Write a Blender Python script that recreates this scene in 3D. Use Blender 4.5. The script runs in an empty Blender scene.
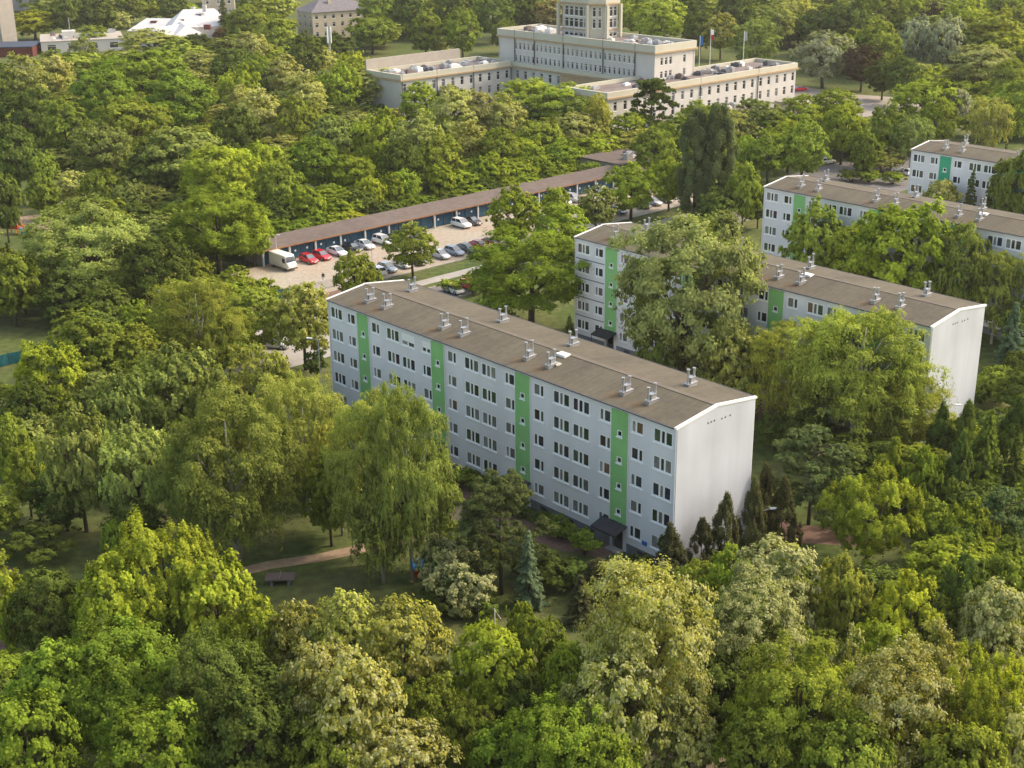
import bpy, bmesh, math, random
import numpy as np
from mathutils import Vector, Matrix
R = math.radians
scene = bpy.context.scene
col = scene.collection

# ------------------------------------------------------------------ helpers
def tag(o, label=None, cat=None, group=None, kind=None):
    if label: o['label'] = label
    if cat: o['category'] = cat
    if group: o['group'] = group
    if kind: o['kind'] = kind
    return o

def empty(name, loc=(0, 0, 0), rz=0, label=None, cat=None, group=None):
    o = bpy.data.objects.new(name, None)
    col.objects.link(o)
    o.location = loc
    o.rotation_euler = (0, 0, rz)
    o.empty_display_size = .5
    return tag(o, label, cat, group)

def link(name, me, parent=None, loc=(0, 0, 0), rz=0, scale=None):
    o = bpy.data.objects.new(name, me)
    col.objects.link(o)
    o.location = loc
    o.rotation_euler = (0, 0, rz)
    if scale: o.scale = scale
    if parent: o.parent = parent
    return o

class MB:
    """collects simple shapes and links them as ONE mesh object"""
    def __init__(s): s.v = []; s.f = []; s.m = []; s.c = []
    def quad(s, a, b, c, d, m=0, col=None):
        n = len(s.v); s.v += [a, b, c, d]; s.f.append((n, n+1, n+2, n+3)); s.m.append(m); s.c.append(col)
    def poly(s, pts, m=0, col=None):
        n = len(s.v); s.v += list(pts); s.f.append(tuple(range(n, n+len(pts)))); s.m.append(m); s.c.append(col)
    def box(s, x0, x1, y0, y1, z0, z1, m=0, col=None):
        P = [(x0,y0,z0),(x1,y0,z0),(x1,y1,z0),(x0,y1,z0),(x0,y0,z1),(x1,y0,z1),(x1,y1,z1),(x0,y1,z1)]
        n = len(s.v); s.v += P
        for q in ((0,3,2,1),(4,5,6,7),(0,1,5,4),(1,2,6,5),(2,3,7,6),(3,0,4,7)):
            s.f.append(tuple(n+i for i in q)); s.m.append(m); s.c.append(col)
    def tube(s, p, q, r0, r1=None, n=8, m=0, caps=True):
        r1 = r0 if r1 is None else r1
        p = Vector(p); q = Vector(q); d = (q-p).normalized()
        a = d.orthogonal().normalized(); b = d.cross(a)
        k = len(s.v)
        for i in range(n):
            t = 2*math.pi*i/n; w = a*math.cos(t)+b*math.sin(t)
            s.v += [tuple(p+w*r0), tuple(q+w*r1)]
        for i in range(n):
            j = (i+1) % n
            s.f.append((k+2*i, k+2*j, k+2*j+1, k+2*i+1)); s.m.append(m); s.c.append(None)
        if caps:
            s.f.append(tuple(k+2*i for i in range(n))[::-1]); s.m.append(m); s.c.append(None)
            s.f.append(tuple(k+2*i+1 for i in range(n))); s.m.append(m); s.c.append(None)
    def mesh(s, name, mats, smooth=False):
        me = bpy.data.meshes.new(name)
        me.from_pydata([tuple(v) for v in s.v], [], s.f)
        for m in (mats if isinstance(mats, (list, tuple)) else [mats]): me.materials.append(m)
        me.polygons.foreach_set('material_index', s.m)
        if any(c is not None for c in s.c):
            at = me.color_attributes.new('tint', 'FLOAT_COLOR', 'CORNER')
            data = []
            for f, c in zip(s.f, s.c):
                c = c or (1, 1, 1)
                for _ in f: data += [c[0], c[1], c[2], 1]
            at.data.foreach_set('color', data)
        if smooth: me.polygons.foreach_set('use_smooth', [True]*len(me.polygons))
        me.validate(); me.update()
        return me
    def build(s, name, mats, parent=None, smooth=False, **kw):
        return link(name, s.mesh(name, mats, smooth), parent, **kw)

# ------------------------------------------------------------------ materials
def new_mat(name):
    m = bpy.data.materials.new(name); m.use_nodes = True
    nt = m.node_tree; nt.nodes.clear()
    out = nt.nodes.new('ShaderNodeOutputMaterial')
    return m, nt, out

def N(nt, t, **kw):
    n = nt.nodes.new(t)
    for k, v in kw.items(): setattr(n, k, v)
    return n

def mat(name, c, rough=.8, var=.12, scale=1.0, var2=0, scale2=.1, c2=None, metal=0, bump=0, streak=False, spec=.3):
    """base colour with two sizes of procedural mottling"""
    m, nt, out = new_mat(name)
    p = N(nt, 'ShaderNodeBsdfPrincipled')
    p.inputs['Roughness'].default_value = rough
    p.inputs['Metallic'].default_value = metal
    p.inputs['Specular IOR Level'].default_value = spec
    tc = N(nt, 'ShaderNodeTexCoord')
    mp = N(nt, 'ShaderNodeMapping'); nt.links.new(tc.outputs['Object'], mp.inputs[0])
    if streak: mp.inputs['Scale'].default_value = (1, 1, .12)
    n1 = N(nt, 'ShaderNodeTexNoise'); n1.inputs['Scale'].default_value = scale; n1.inputs['Detail'].default_value = 5
    nt.links.new(mp.outputs[0], n1.inputs['Vector'])
    r1 = N(nt, 'ShaderNodeMapRange'); r1.inputs['From Min'].default_value = .3; r1.inputs['From Max'].default_value = .7
    r1.inputs['To Min'].default_value = 1-var; r1.inputs['To Max'].default_value = 1+var
    nt.links.new(n1.outputs['Fac'], r1.inputs['Value'])
    mx = N(nt, 'ShaderNodeMix', data_type='RGBA'); mx.inputs['A'].default_value = (*c, 1)
    mx.inputs['B'].default_value = (*(c2 or c), 1)
    n2 = N(nt, 'ShaderNodeTexNoise'); n2.inputs['Scale'].default_value = scale2; n2.inputs['Detail'].default_value = 4
    nt.links.new(tc.outputs['Object'], n2.inputs['Vector'])
    r2 = N(nt, 'ShaderNodeMapRange'); r2.inputs['From Min'].default_value = .42; r2.inputs['From Max'].default_value = .62
    nt.links.new(n2.outputs['Fac'], r2.inputs['Value'])
    r2.inputs['To Max'].default_value = var2 if var2 else 0
    nt.links.new(r2.outputs[0], mx.inputs['Factor'])
    vm = N(nt, 'ShaderNodeVectorMath', operation='SCALE')
    nt.links.new(mx.outputs['Result'], vm.inputs[0]); nt.links.new(r1.outputs[0], vm.inputs['Scale'])
    nt.links.new(vm.outputs[0], p.inputs['Base Color'])
    if bump:
        b = N(nt, 'ShaderNodeBump'); b.inputs['Strength'].default_value = bump; b.inputs['Distance'].default_value = .05
        nt.links.new(n1.outputs['Fac'], b.inputs['Height']); nt.links.new(b.outputs[0], p.inputs['Normal'])
    nt.links.new(p.outputs[0], out.inputs['Surface'])
    return m

def objcol_mat(name, rough=.3, spec=.5, coat=0, var=.06):
    m, nt, out = new_mat(name)
    p = N(nt, 'ShaderNodeBsdfPrincipled'); p.inputs['Roughness'].default_value = rough
    p.inputs['Specular IOR Level'].default_value = spec; p.inputs['Coat Weight'].default_value = coat
    oi = N(nt, 'ShaderNodeObjectInfo')
    tc = N(nt, 'ShaderNodeTexCoord'); n1 = N(nt, 'ShaderNodeTexNoise'); n1.inputs['Scale'].default_value = 2
    nt.links.new(tc.outputs['Object'], n1.inputs['Vector'])
    r1 = N(nt, 'ShaderNodeMapRange'); r1.inputs['To Min'].default_value = 1-var; r1.inputs['To Max'].default_value = 1+var
    nt.links.new(n1.outputs['Fac'], r1.inputs['Value'])
    vm = N(nt, 'ShaderNodeVectorMath', operation='SCALE')
    nt.links.new(oi.outputs['Color'], vm.inputs[0]); nt.links.new(r1.outputs[0], vm.inputs['Scale'])
    nt.links.new(vm.outputs[0], p.inputs['Base Color'])
    nt.links.new(p.outputs[0], out.inputs['Surface'])
    return m

def pane_mat(name):
    """glass: a dark room or a curtain with painted reflection grey (face tint) behind a reflecting sheet"""
    m, nt, out = new_mat(name)
    p = N(nt, 'ShaderNodeBsdfPrincipled'); p.inputs['Roughness'].default_value = .06
    p.inputs['Specular IOR Level'].default_value = .6
    at = N(nt, 'ShaderNodeAttribute', attribute_name='tint')
    tc = N(nt, 'ShaderNodeTexCoord'); n1 = N(nt, 'ShaderNodeTexNoise'); n1.inputs['Scale'].default_value = 3.5
    mp = N(nt, 'ShaderNodeMapping'); mp.inputs['Scale'].default_value = (2, 1, .4)
    nt.links.new(tc.outputs['Object'], mp.inputs[0]); nt.links.new(mp.outputs[0], n1.inputs['Vector'])
    r1 = N(nt, 'ShaderNodeMapRange'); r1.inputs['To Min'].default_value = .4; r1.inputs['To Max'].default_value = 1.6
    nt.links.new(n1.outputs['Fac'], r1.inputs['Value'])
    vm = N(nt, 'ShaderNodeVectorMath', operation='SCALE')
    nt.links.new(at.outputs['Color'], vm.inputs[0]); nt.links.new(r1.outputs[0], vm.inputs['Scale'])
    nt.links.new(vm.outputs[0], p.inputs['Base Color'])
    nt.links.new(p.outputs[0], out.inputs['Surface'])
    return m

def leaf_mat():
    m, nt, out = new_mat('foliage')
    oi = N(nt, 'ShaderNodeObjectInfo')
    at = N(nt, 'ShaderNodeAttribute', attribute_name='tint')
    sp = N(nt, 'ShaderNodeSeparateColor'); nt.links.new(at.outputs['Color'], sp.inputs[0])
    # brightness
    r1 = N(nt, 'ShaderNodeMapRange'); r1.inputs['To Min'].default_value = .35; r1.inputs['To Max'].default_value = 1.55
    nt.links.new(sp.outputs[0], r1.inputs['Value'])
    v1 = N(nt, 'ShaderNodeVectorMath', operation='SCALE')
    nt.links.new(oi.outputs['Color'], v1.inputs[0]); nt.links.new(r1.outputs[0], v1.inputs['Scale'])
    # young leaves and painted sunlit tops turn yellower
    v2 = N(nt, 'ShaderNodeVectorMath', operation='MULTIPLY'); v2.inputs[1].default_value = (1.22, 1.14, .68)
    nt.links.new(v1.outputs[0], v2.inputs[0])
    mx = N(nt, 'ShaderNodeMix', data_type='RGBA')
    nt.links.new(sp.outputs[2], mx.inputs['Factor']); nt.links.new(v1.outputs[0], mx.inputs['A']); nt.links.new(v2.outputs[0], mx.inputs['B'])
    # blossom
    mf = N(nt, 'ShaderNodeMix', data_type='RGBA'); mf.inputs['B'].default_value = (.50, .49, .24, 1)
    nt.links.new(sp.outputs[1], mf.inputs['Factor']); nt.links.new(mx.outputs['Result'], mf.inputs['A'])
    d = N(nt, 'ShaderNodeBsdfDiffuse'); t = N(nt, 'ShaderNodeBsdfTranslucent')
    nt.links.new(mf.outputs['Result'], d.inputs[0])
    vt = N(nt, 'ShaderNodeVectorMath', operation='MULTIPLY'); vt.inputs[1].default_value = (1.1, 1.2, .6)
    nt.links.new(mf.outputs['Result'], vt.inputs[0]); nt.links.new(vt.outputs[0], t.inputs[0])
    ms = N(nt, 'ShaderNodeMixShader'); ms.inputs[0].default_value = .36
    nt.links.new(d.outputs[0], ms.inputs[1]); nt.links.new(t.outputs[0], ms.inputs[2])
    nt.links.new(ms.outputs[0], out.inputs['Surface'])
    return m

def ground_mat():
    m, nt, out = new_mat('grass_ground')
    p = N(nt, 'ShaderNodeBsdfPrincipled'); p.inputs['Roughness'].default_value = .95; p.inputs['Specular IOR Level'].default_value = .1
    tc = N(nt, 'ShaderNodeTexCoord')
    def noise(s, d=6):
        n = N(nt, 'ShaderNodeTexNoise'); n.inputs['Scale'].default_value = s; n.inputs['Detail'].default_value = d
        nt.links.new(tc.outputs['Object'], n.inputs['Vector']); return n
    a, b, c = noise(.09), noise(.9), noise(6, 8)
    r = N(nt, 'ShaderNodeValToRGB'); r.color_ramp.elements[0].position = .4; r.color_ramp.elements[1].position = .62
    r.color_ramp.elements[0].color = (.062, .088, .024, 1); r.color_ramp.elements[1].color = (.15, .125, .06, 1)
    nt.links.new(a.outputs['Fac'], r.inputs[0])
    r2 = N(nt, 'ShaderNodeValToRGB'); r2.color_ramp.elements[0].position = .35; r2.color_ramp.elements[1].position = .7
    r2.color_ramp.elements[0].color = (.055, .080, .022, 1); r2.color_ramp.elements[1].color = (.15, .20, .05, 1)
    nt.links.new(b.outputs['Fac'], r2.inputs[0])
    mx = N(nt, 'ShaderNodeMix', data_type='RGBA'); mx.inputs['Factor'].default_value = .55
    nt.links.new(r.outputs[0], mx.inputs['A']); nt.links.new(r2.outputs[0], mx.inputs['B'])
    rr = N(nt, 'ShaderNodeMapRange'); rr.inputs['To Min'].default_value = .5; rr.inputs['To Max'].default_value = 1.5
    nt.links.new(c.outputs['Fac'], rr.inputs['Value'])
    vm = N(nt, 'ShaderNodeVectorMath', operation='SCALE')
    nt.links.new(mx.outputs['Result'], vm.inputs[0]); nt.links.new(rr.outputs[0], vm.inputs['Scale'])
    nt.links.new(vm.outputs[0], p.inputs['Base Color'])
    bp = N(nt, 'ShaderNodeBump'); bp.inputs['Strength'].default_value = .6; bp.inputs['Distance'].default_value = .1
    nt.links.new(c.outputs['Fac'], bp.inputs['Height']); nt.links.new(bp.outputs[0], p.inputs['Normal'])
    nt.links.new(p.outputs[0], out.inputs['Surface'])
    return m

def roof_mat():
    m = mat('roofing_felt_lanes', (.118, .104, .074), .95, .10, 1.6, .7, .18, (.092, .081, .060), bump=.2)
    nt = m.node_tree; p = next(n for n in nt.nodes if n.type == 'BSDF_PRINCIPLED'); src = p.inputs['Base Color'].links[0].from_socket
    tc = N(nt, 'ShaderNodeTexCoord'); sx = N(nt, 'ShaderNodeSeparateXYZ'); nt.links.new(tc.outputs['Object'], sx.inputs[0])
    # lanes of felt one metre wide, each its own tone, with long weather streaks
    def mth(op, a, b=None):
        n = N(nt, 'ShaderNodeMath', operation=op)
        for i, q in enumerate((a, b)):
            if q is None: continue
            if isinstance(q, (int, float)): n.inputs[i].default_value = q
            else: nt.links.new(q, n.inputs[i])
        return n.outputs[0]
    lane = mth('FLOOR', sx.outputs[0]); wn = N(nt, 'ShaderNodeTexWhiteNoise', noise_dimensions='1D'); nt.links.new(lane, wn.inputs['W'])
    mp = N(nt, 'ShaderNodeMapping'); mp.inputs['Scale'].default_value = (2.2, .22, 1); nt.links.new(tc.outputs['Object'], mp.inputs[0])
    nz = N(nt, 'ShaderNodeTexNoise'); nz.inputs['Scale'].default_value = 1.6; nz.inputs['Detail'].default_value = 6; nt.links.new(mp.outputs[0], nz.inputs['Vector'])
    tone = mth('ADD', mth('MULTIPLY', wn.outputs['Value'], .12), mth('MULTIPLY', nz.outputs['Fac'], .5)); tone = mth('ADD', tone, .70)
    seam = mth('LESS_THAN', mth('FRACT', sx.outputs[0]), .05); tone = mth('SUBTRACT', tone, mth('MULTIPLY', seam, .10))
    v = N(nt, 'ShaderNodeVectorMath', operation='SCALE'); nt.links.new(src, v.inputs[0]); nt.links.new(tone, v.inputs['Scale'])
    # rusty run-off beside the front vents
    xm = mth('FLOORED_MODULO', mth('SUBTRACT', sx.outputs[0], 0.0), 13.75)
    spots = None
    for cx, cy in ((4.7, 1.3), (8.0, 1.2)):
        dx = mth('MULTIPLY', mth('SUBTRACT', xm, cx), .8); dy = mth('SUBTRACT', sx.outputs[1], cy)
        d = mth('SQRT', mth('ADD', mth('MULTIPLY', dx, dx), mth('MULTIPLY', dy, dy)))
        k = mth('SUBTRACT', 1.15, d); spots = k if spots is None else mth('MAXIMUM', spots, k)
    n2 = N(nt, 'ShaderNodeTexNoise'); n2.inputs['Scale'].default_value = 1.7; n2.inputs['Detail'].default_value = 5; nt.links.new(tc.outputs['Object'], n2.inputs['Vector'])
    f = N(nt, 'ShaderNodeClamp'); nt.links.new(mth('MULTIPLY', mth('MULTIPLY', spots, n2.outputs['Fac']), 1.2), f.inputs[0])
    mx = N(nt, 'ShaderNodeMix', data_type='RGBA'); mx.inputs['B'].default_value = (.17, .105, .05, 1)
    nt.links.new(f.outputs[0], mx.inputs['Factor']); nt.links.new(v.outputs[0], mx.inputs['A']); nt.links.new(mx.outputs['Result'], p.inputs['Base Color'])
    return m

M = dict(
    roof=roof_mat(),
    wall=mat('grey_render', (.715, .71, .725), .85, .06, .35, .45, .15, (.645, .64, .65), streak=True),
    gable=mat('white_render', (.485, .515, .555), .85, .07, .5, .6, .2, (.42, .44, .47), streak=True),
    green=mat('green_render', (.25, .52, .19), .8, .07, .4, .45, .15, (.18, .43, .135)),
    teal=mat('bluegreen_render', (.05, .36, .20), .8, .05, .4),
    plinth=mat('plinth_render', (.17, .18, .20), .9, .15, 1),
    felt=mat('roofing_felt', (.118, .104, .074), .95, .10, 1.6, .7, .18, (.092, .081, .060), bump=.2),
    flash=mat('white_flashing', (.78, .77, .75), .6, .04, 1),
    gutter=mat('dark_gutter', (.09, .095, .11), .5, .1, 2),
    metal=mat('galvanised_metal', (.42, .43, .445), .42, .12, 5, metal=.6),
    white=mat('white_frame', (.85, .85, .83), .5, .04, 2),
    pane=pane_mat('window_glass'),
    dark=mat('dark_metal', (.05, .05, .055), .6, .15, 2),
    rust=mat('rusty_stain', (.30, .15, .05), .95, .3, 2, .6, 1.5, (.2, .13, .09)),
    gar_roof=mat('garage_felt', (.15, .118, .10), .95, .15, .9, .6, .15, (.115, .09, .08)),
    gar_edge=mat('rusty_edge', (.26, .13, .06), .9, .25, 1.2),
    gar_door=mat('garage_door', (.020, .075, .13), .55, .3, .8, .5, .6, (.012, .045, .075)),
    post=mat('pale_post', (.45, .47, .48), .8, .1, 1),
    concrete=mat('concrete', (.36, .34, .31), .9, .12, 1.2, .5, .3, (.30, .28, .25)),
    cream=mat('cream_render', (.52, .50, .40), .85, .05, .4, .4, .1, (.46, .44, .35)),
    offwhite=mat('offwhite_render', (.55, .53, .49), .85, .06, .4, .5, .1, (.48, .46, .43)),
    orange=mat('ochre_band', (.40, .29, .17), .85, .08, 1),
    flatroof=mat('grey_flat_roof', (.17, .14, .13), .9, .2, .5, .6, .2, (.24, .20, .18)),
    beige=mat('beige_render', (.46, .40, .30), .85, .06, .4, .4, .1, (.40, .35, .26)),
    panelgrey=mat('panel_concrete', (.40, .36, .31), .9, .08, .6, .4, .1, (.35, .32, .28)),
    slate=mat('dark_blue_panel', (.05, .065, .10), .7, .2, .8),
    redroof=mat('red_fascia', (.13, .035, .028), .7, .2, .8),
    whiteroof=mat('white_metal_roof', (.60, .585, .57), .45, .06, .6, .4, .2, (.62, .61, .60)),
    slateroof=mat('grey_tile_roof', (.16, .15, .16), .8, .15, 1),
    asphalt=mat('asphalt', (.17, .16, .155), .9, .15, 2, .5, .12, (.13, .125, .12)),
    paver=mat('beige_pavers', (.37, .335, .265), .9, .16, 1.5, .45, .10, (.35, .23, .165)),
    redpaver=mat('red_pavers', (.19, .115, .085), .9, .2, 2, .5, .3, (.15, .10, .07)),
    dirt=mat('sandy_path', (.38, .27, .18), .95, .2, 1.5, .5, .4, (.20, .15, .09)),
    pinkpath=mat('pink_pavement', (.33, .285, .24), .9, .12, .5, .4, .05, (.27, .24, .21)),
    paint=mat('road_paint', (.7, .7, .68), .7, .1, 2),
    bark=mat('bark', (.085, .065, .045), .95, .35, 3, .5, 1, (.14, .12, .10), bump=.4),
    birch=mat('birch_bark', (.42, .40, .36), .9, .4, 3, .8, 1.2, (.08, .07, .06)),
    car=objcol_mat('car_paint', .25, .5, .6),
    matte=objcol_mat('plain_paint', .7, .3, 0),
    glass=mat('car_glass', (.035, .045, .055), .08, .1, 1, spec=.8),
    windscreen=mat('windscreen', (.10, .13, .15), .06, .1, 1, spec=1.0),
    tyre=mat('tyre', (.02, .02, .02), .9, .1, 3),
    lampglass=mat('headlight_glass', (.65, .65, .62), .2, .05, 3),
    red=mat('red_plastic', (.45, .03, .02), .4, .08, 2),
    blue=mat('blue_plastic', (.02, .16, .42), .4, .08, 2),
    yellow=mat('orange_plastic', (.75, .28, .03), .4, .08, 2),
    net=mat('teal_net', (.008, .10, .115), .9, .3, 1.5, .5, .5, (.006, .06, .08)),
    wood=mat('weathered_wood', (.20, .14, .09), .8, .2, 3),
    leaf=leaf_mat(),
    ground=ground_mat(),
    skin=mat('skin', (.45, .26, .18), .6, .05, 4),
    hair=mat('hair', (.04, .025, .015), .7, .1, 6),
    cloth_dark=mat('dark_cloth', (.02, .02, .025), .9, .1, 4),
    cloth_pale=mat('pale_cloth', (.6, .6, .6), .9, .1, 4),
    hedge=mat('hedge', (.03, .055, .015), .95, .5, 4, bump=.8),
)

# ------------------------------------------------------------------ camera, sky, sun
cam_d = bpy.data.cameras.new('camera'); cam = bpy.data.objects.new('camera', cam_d); col.objects.link(cam)
cam.location = (0, 0, 62.667)
PITCH, ROLL = 20.743, .639
cam.rotation_euler = (Matrix.Rotation(R(90-PITCH), 3, 'X') @ Matrix.Rotation(R(-1*ROLL), 3, 'Z')).to_euler()
cam_d.sensor_width = 36; cam_d.lens = 36*1358.08/1024
cam_d.clip_start = 1; cam_d.clip_end = 6000
scene.camera = cam

SUN_AZ, SUN_EL = 14, 43          # degrees counter-clockwise from +x; elevation
w = bpy.data.worlds.new('World'); scene.world = w; w.use_nodes = True
nt = w.node_tree; nt.nodes.clear()
sky = nt.nodes.new('ShaderNodeTexSky'); sky.sky_type = 'NISHITA'; sky.sun_disc = False
sky.sun_elevation = R(SUN_EL); sky.sun_rotation = R(90-SUN_AZ)
sky.air_density = 1.0; sky.dust_density = 3.0; sky.ozone_density = 1.0
bg = nt.nodes.new('ShaderNodeBackground'); bg.inputs[1].default_value = .385
wo = nt.nodes.new('ShaderNodeOutputWorld')
haze = nt.nodes.new('ShaderNodeVectorMath'); haze.operation = 'MULTIPLY'; haze.inputs[1].default_value = (1.16, 1.03, .86)
nt.links.new(sky.outputs[0], haze.inputs[0]); nt.links.new(haze.outputs[0], bg.inputs[0]); nt.links.new(bg.outputs[0], wo.inputs[0])
sd = bpy.data.lights.new('sun', 'SUN'); sd.energy = 2.45; sd.angle = R(3); sd.color = (1, .93, .80)
so = bpy.data.objects.new('sun', sd); col.objects.link(so)
sv = Vector((math.cos(R(SUN_AZ))*math.cos(R(SUN_EL)), math.sin(R(SUN_AZ))*math.cos(R(SUN_EL)), math.sin(R(SUN_EL))))
so.rotation_euler = sv.to_track_quat('Z', 'Y').to_euler(); so.location = (0, 0, 120)
scene.view_settings.view_transform = 'Standard'; scene.view_settings.look = 'None'
scene.view_settings.exposure = 0; scene.view_settings.gamma = 1
scene.render.engine = 'CYCLES'
scene.cycles.max_bounces = 6; scene.cycles.diffuse_bounces = 3; scene.cycles.transmission_bounces = 3

# ------------------------------------------------------------------ thin summer haze in the air
hz_me = bpy.data.meshes.new('haze'); bmh = bmesh.new(); bmesh.ops.create_cube(bmh, size=1); bmh.to_mesh(hz_me); bmh.free()
hm = bpy.data.materials.new('haze_air'); hm.use_nodes = True; hn = hm.node_tree; hn.nodes.clear()
ho = hn.nodes.new('ShaderNodeOutputMaterial'); hv = hn.nodes.new('ShaderNodeVolumeScatter')
hv.inputs['Color'].default_value = (1, .98, .93, 1); hv.inputs['Density'].default_value = .00008; hv.inputs['Anisotropy'].default_value = .2
hn.links.new(hv.outputs[0], ho.inputs['Volume']); hz_me.materials.append(hm)
hz = link('haze', hz_me, loc=(0, 500, 59)); hz.scale = (1600, 1400, 122); tag(hz, kind='structure')
scene.cycles.volume_bounces = 0

# ------------------------------------------------------------------ setting sheets
def sheet(name, pts, m, z):
    b = MB(); b.poly([(p[0], p[1], z) for p in pts], 0)
    o = b.build(name, m); tag(o, kind='structure'); return o
def strip(name, pts, width, m, z):
    b = MB(); L = []; Rr = []
    for i, p in enumerate(pts):
        a = Vector(pts[max(i-1, 0)]); c = Vector(pts[min(i+1, len(pts)-1)]); d = (c-a).normalized(); n = Vector((-d.y, d.x))*width/2
        L.append(Vector(p)+n); Rr.append(Vector(p)-n)
    for i in range(len(pts)-1):
        b.quad((*Rr[i], z), (*Rr[i+1], z), (*L[i+1], z), (*L[i], z))
    o = b.build(name, m); tag(o, kind='structure'); return o
sheet('ground', [(-1800, -200), (1800, -200), (1800, 3500), (-1800, 3500)], M['ground'], 0)
GX, GY, GA = -42.22, 223.53, R(42)
def g2w(x, y): return (GX+x*math.cos(GA)-y*math.sin(GA), GY+x*math.sin(GA)+y*math.cos(GA))
def grect(name, x0, x1, y0, y1, m, z): return sheet(name, [g2w(x0, y0), g2w(x1, y0), g2w(x1, y1), g2w(x0, y1)], m, z)
grect('car_park', -7, 100, -20.6, 0.2, M['paver'], .004)
grect('driveway', -7, 3.5, -33, -20.6, M['redpaver'], .006)
grect('footpath', 3.5, 92, -28.2, -25.6, M['concrete'], .004)
grect('road', -14, 100, -37.5, -30.2, M['asphalt'], .008)
grect('yard_pavement', -40, -8, -46, -28, M['concrete'], .004)
grect('yard_pavement', 118, 162, -44, -18, M['asphalt'], .004)
sheet('pavement', [(59, 339.4), (78, 388), (86, 423), (100, 403), (128, 386), (122, 362), (100, 368), (88, 358), (64, 332)], M['pinkpath'], .004)
b = MB(); b.box(3.5, 95, -20.9, -20.6, 0, .12); b.box(3.5, 100, -30.2, -30.0, 0, .12)
tag(b.build('kerb', M['concrete'], loc=(GX, GY, 0), rz=GA), kind='structure')
b = MB()
for i in range(7): b.box(13+i*5, 13.12+i*5, -36.8, -33.6, .011, .014)
tag(b.build('road_marking', M['paint'], loc=(GX, GY, 0), rz=GA), kind='structure')
strip('path', [(-30, 113.5), (-23.6, 116.8), (-18.9, 118.2), (-14.7, 120.2), (-8, 122.5), (-4.6, 130.8)], 1.7, M['dirt'], .004)
strip('path', [(-9.6, 141), (-7.5, 136), (-4.6, 131), (0, 125.5), (4.2, 120.6), (8.6, 118.4), (10.2, 120.2)], 2.3, M['redpaver'], .008)
strip('path', [(-60, 116), (-52, 118), (-48.5, 115.5), (-46.5, 110), (-45, 100)], 2.2, M['redpaver'], .004)
strip('path', [(32, 160), (31, 152), (35, 146), (40, 140)], 2.6, M['redpaver'], .004)
strip('path', [(24, 125), (29, 122), (36, 121)], 4, M['redpaver'], .004)
strip('path', [(-95, 262), (-88, 250), (-80, 236)], 5, M['dirt'], .004)
strip('path', [(7, 86), (11, 85), (16, 84)], 3, M['dirt'], .004)

# ------------------------------------------------------------------ facades and windows
def facade(b, x0, x1, z0, z1, holes, depth=.06, m=0, y=0):
    """wall in the plane y, facing -y, with openings and their reveals"""
    xs = sorted({x0, x1, *[h[0] for h in holes], *[h[1] for h in holes]})
    zs = sorted({z0, z1, *[h[2] for h in holes], *[h[3] for h in holes]})
    xs = [x for x in xs if x0-1e-6 <= x <= x1+1e-6]; zs = [z for z in zs if z0-1e-6 <= z <= z1+1e-6]
    for i in range(len(xs)-1):
        for j in range(len(zs)-1):
            cx, cz = (xs[i]+xs[i+1])/2, (zs[j]+zs[j+1])/2
            if any(h[0] < cx < h[1] and h[2] < cz < h[3] for h in holes): continue
            b.quad((xs[i], y, zs[j]), (xs[i+1], y, zs[j]), (xs[i+1], y, zs[j+1]), (xs[i], y, zs[j+1]), m)
    for (a, c, e, f) in holes:
        d = y+depth
        b.quad((a, y, e), (c, y, e), (c, d, e), (a, d, e), m); b.quad((a, d, f), (c, d, f), (c, y, f), (a, y, f), m)
        b.quad((a, y, e), (a, d, e), (a, d, f), (a, y, f), m); b.quad((c, d, e), (c, y, e), (c, y, f), (c, d, f), m)

rng = random.Random(7)
DARK = (.030, .035, .040)  # dark room tint, lifted by a little painted reflection grey
def room():
    t = rng.random()
    if t < .50: return tuple(c*rng.uniform(.6, 1.8) for c in DARK)
    if t < .85: g = rng.uniform(.10, .28); return (g, g*.98, g*.92)  # curtain greys, common enough to paint in reflected grey as well
    if t < .93: return (.16, .10, .06)
    return (.06, .09, .06)
def win_mesh(w, h, splits, shutter=0, d=.06):
    f = MB(); t = .10; y0, y1 = d-.05, d+.03
    f.box(0, w, y0, y1, 0, t); f.box(0, w, y0, y1, h-t, h)
    xs = [0]+[s*w for s in splits]+[w]
    for k, x in enumerate(xs):
        ww = t if k in (0, len(xs)-1) else .19
        a = min(max(x-ww/2, 0), w-ww)
        f.box(a, a+ww, y0+.002, y1-.002, t, h-t)
    f.box(-.08, w+.08, -.08, d-.051, -.13, -.01)        # sill
    if shutter: f.box(t, w-t, d-.035, d-.02, h*(1-shutter), h-t-.001)
    p = MB()
    for k in range(len(xs)-1):
        p.quad((xs[k], d+.005, 0), (xs[k+1], d+.005, 0), (xs[k+1], d+.005, h), (xs[k], d+.005, h), 0, room())
    return f.mesh('window', M['white']), p.mesh('pane', M['pane'])
W3 = [win_mesh(2.34, 1.40, (.38, .62) if i % 3 else (.34, .62)) for i in range(14)]
W2 = [win_mesh(1.52, 1.28, ((.38,) if i % 3 else (.62,))) for i in range(10)]
_r = room; room = lambda: (.012, .014, .016)
W1 = [win_mesh(.66, .66, ()) for i in range(4)]
room = _r
W3S = win_mesh(2.34, 1.40, (.5,), .62); W2S = win_mesh(1.52, 1.28, (.5,), .6)
def put_window(pair, x, z, root, y=0, rz=0):
    f = link('window', pair[0], root, loc=(x, y, z), rz=rz)
    link('pane', pair[1], f)
    return f

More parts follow.
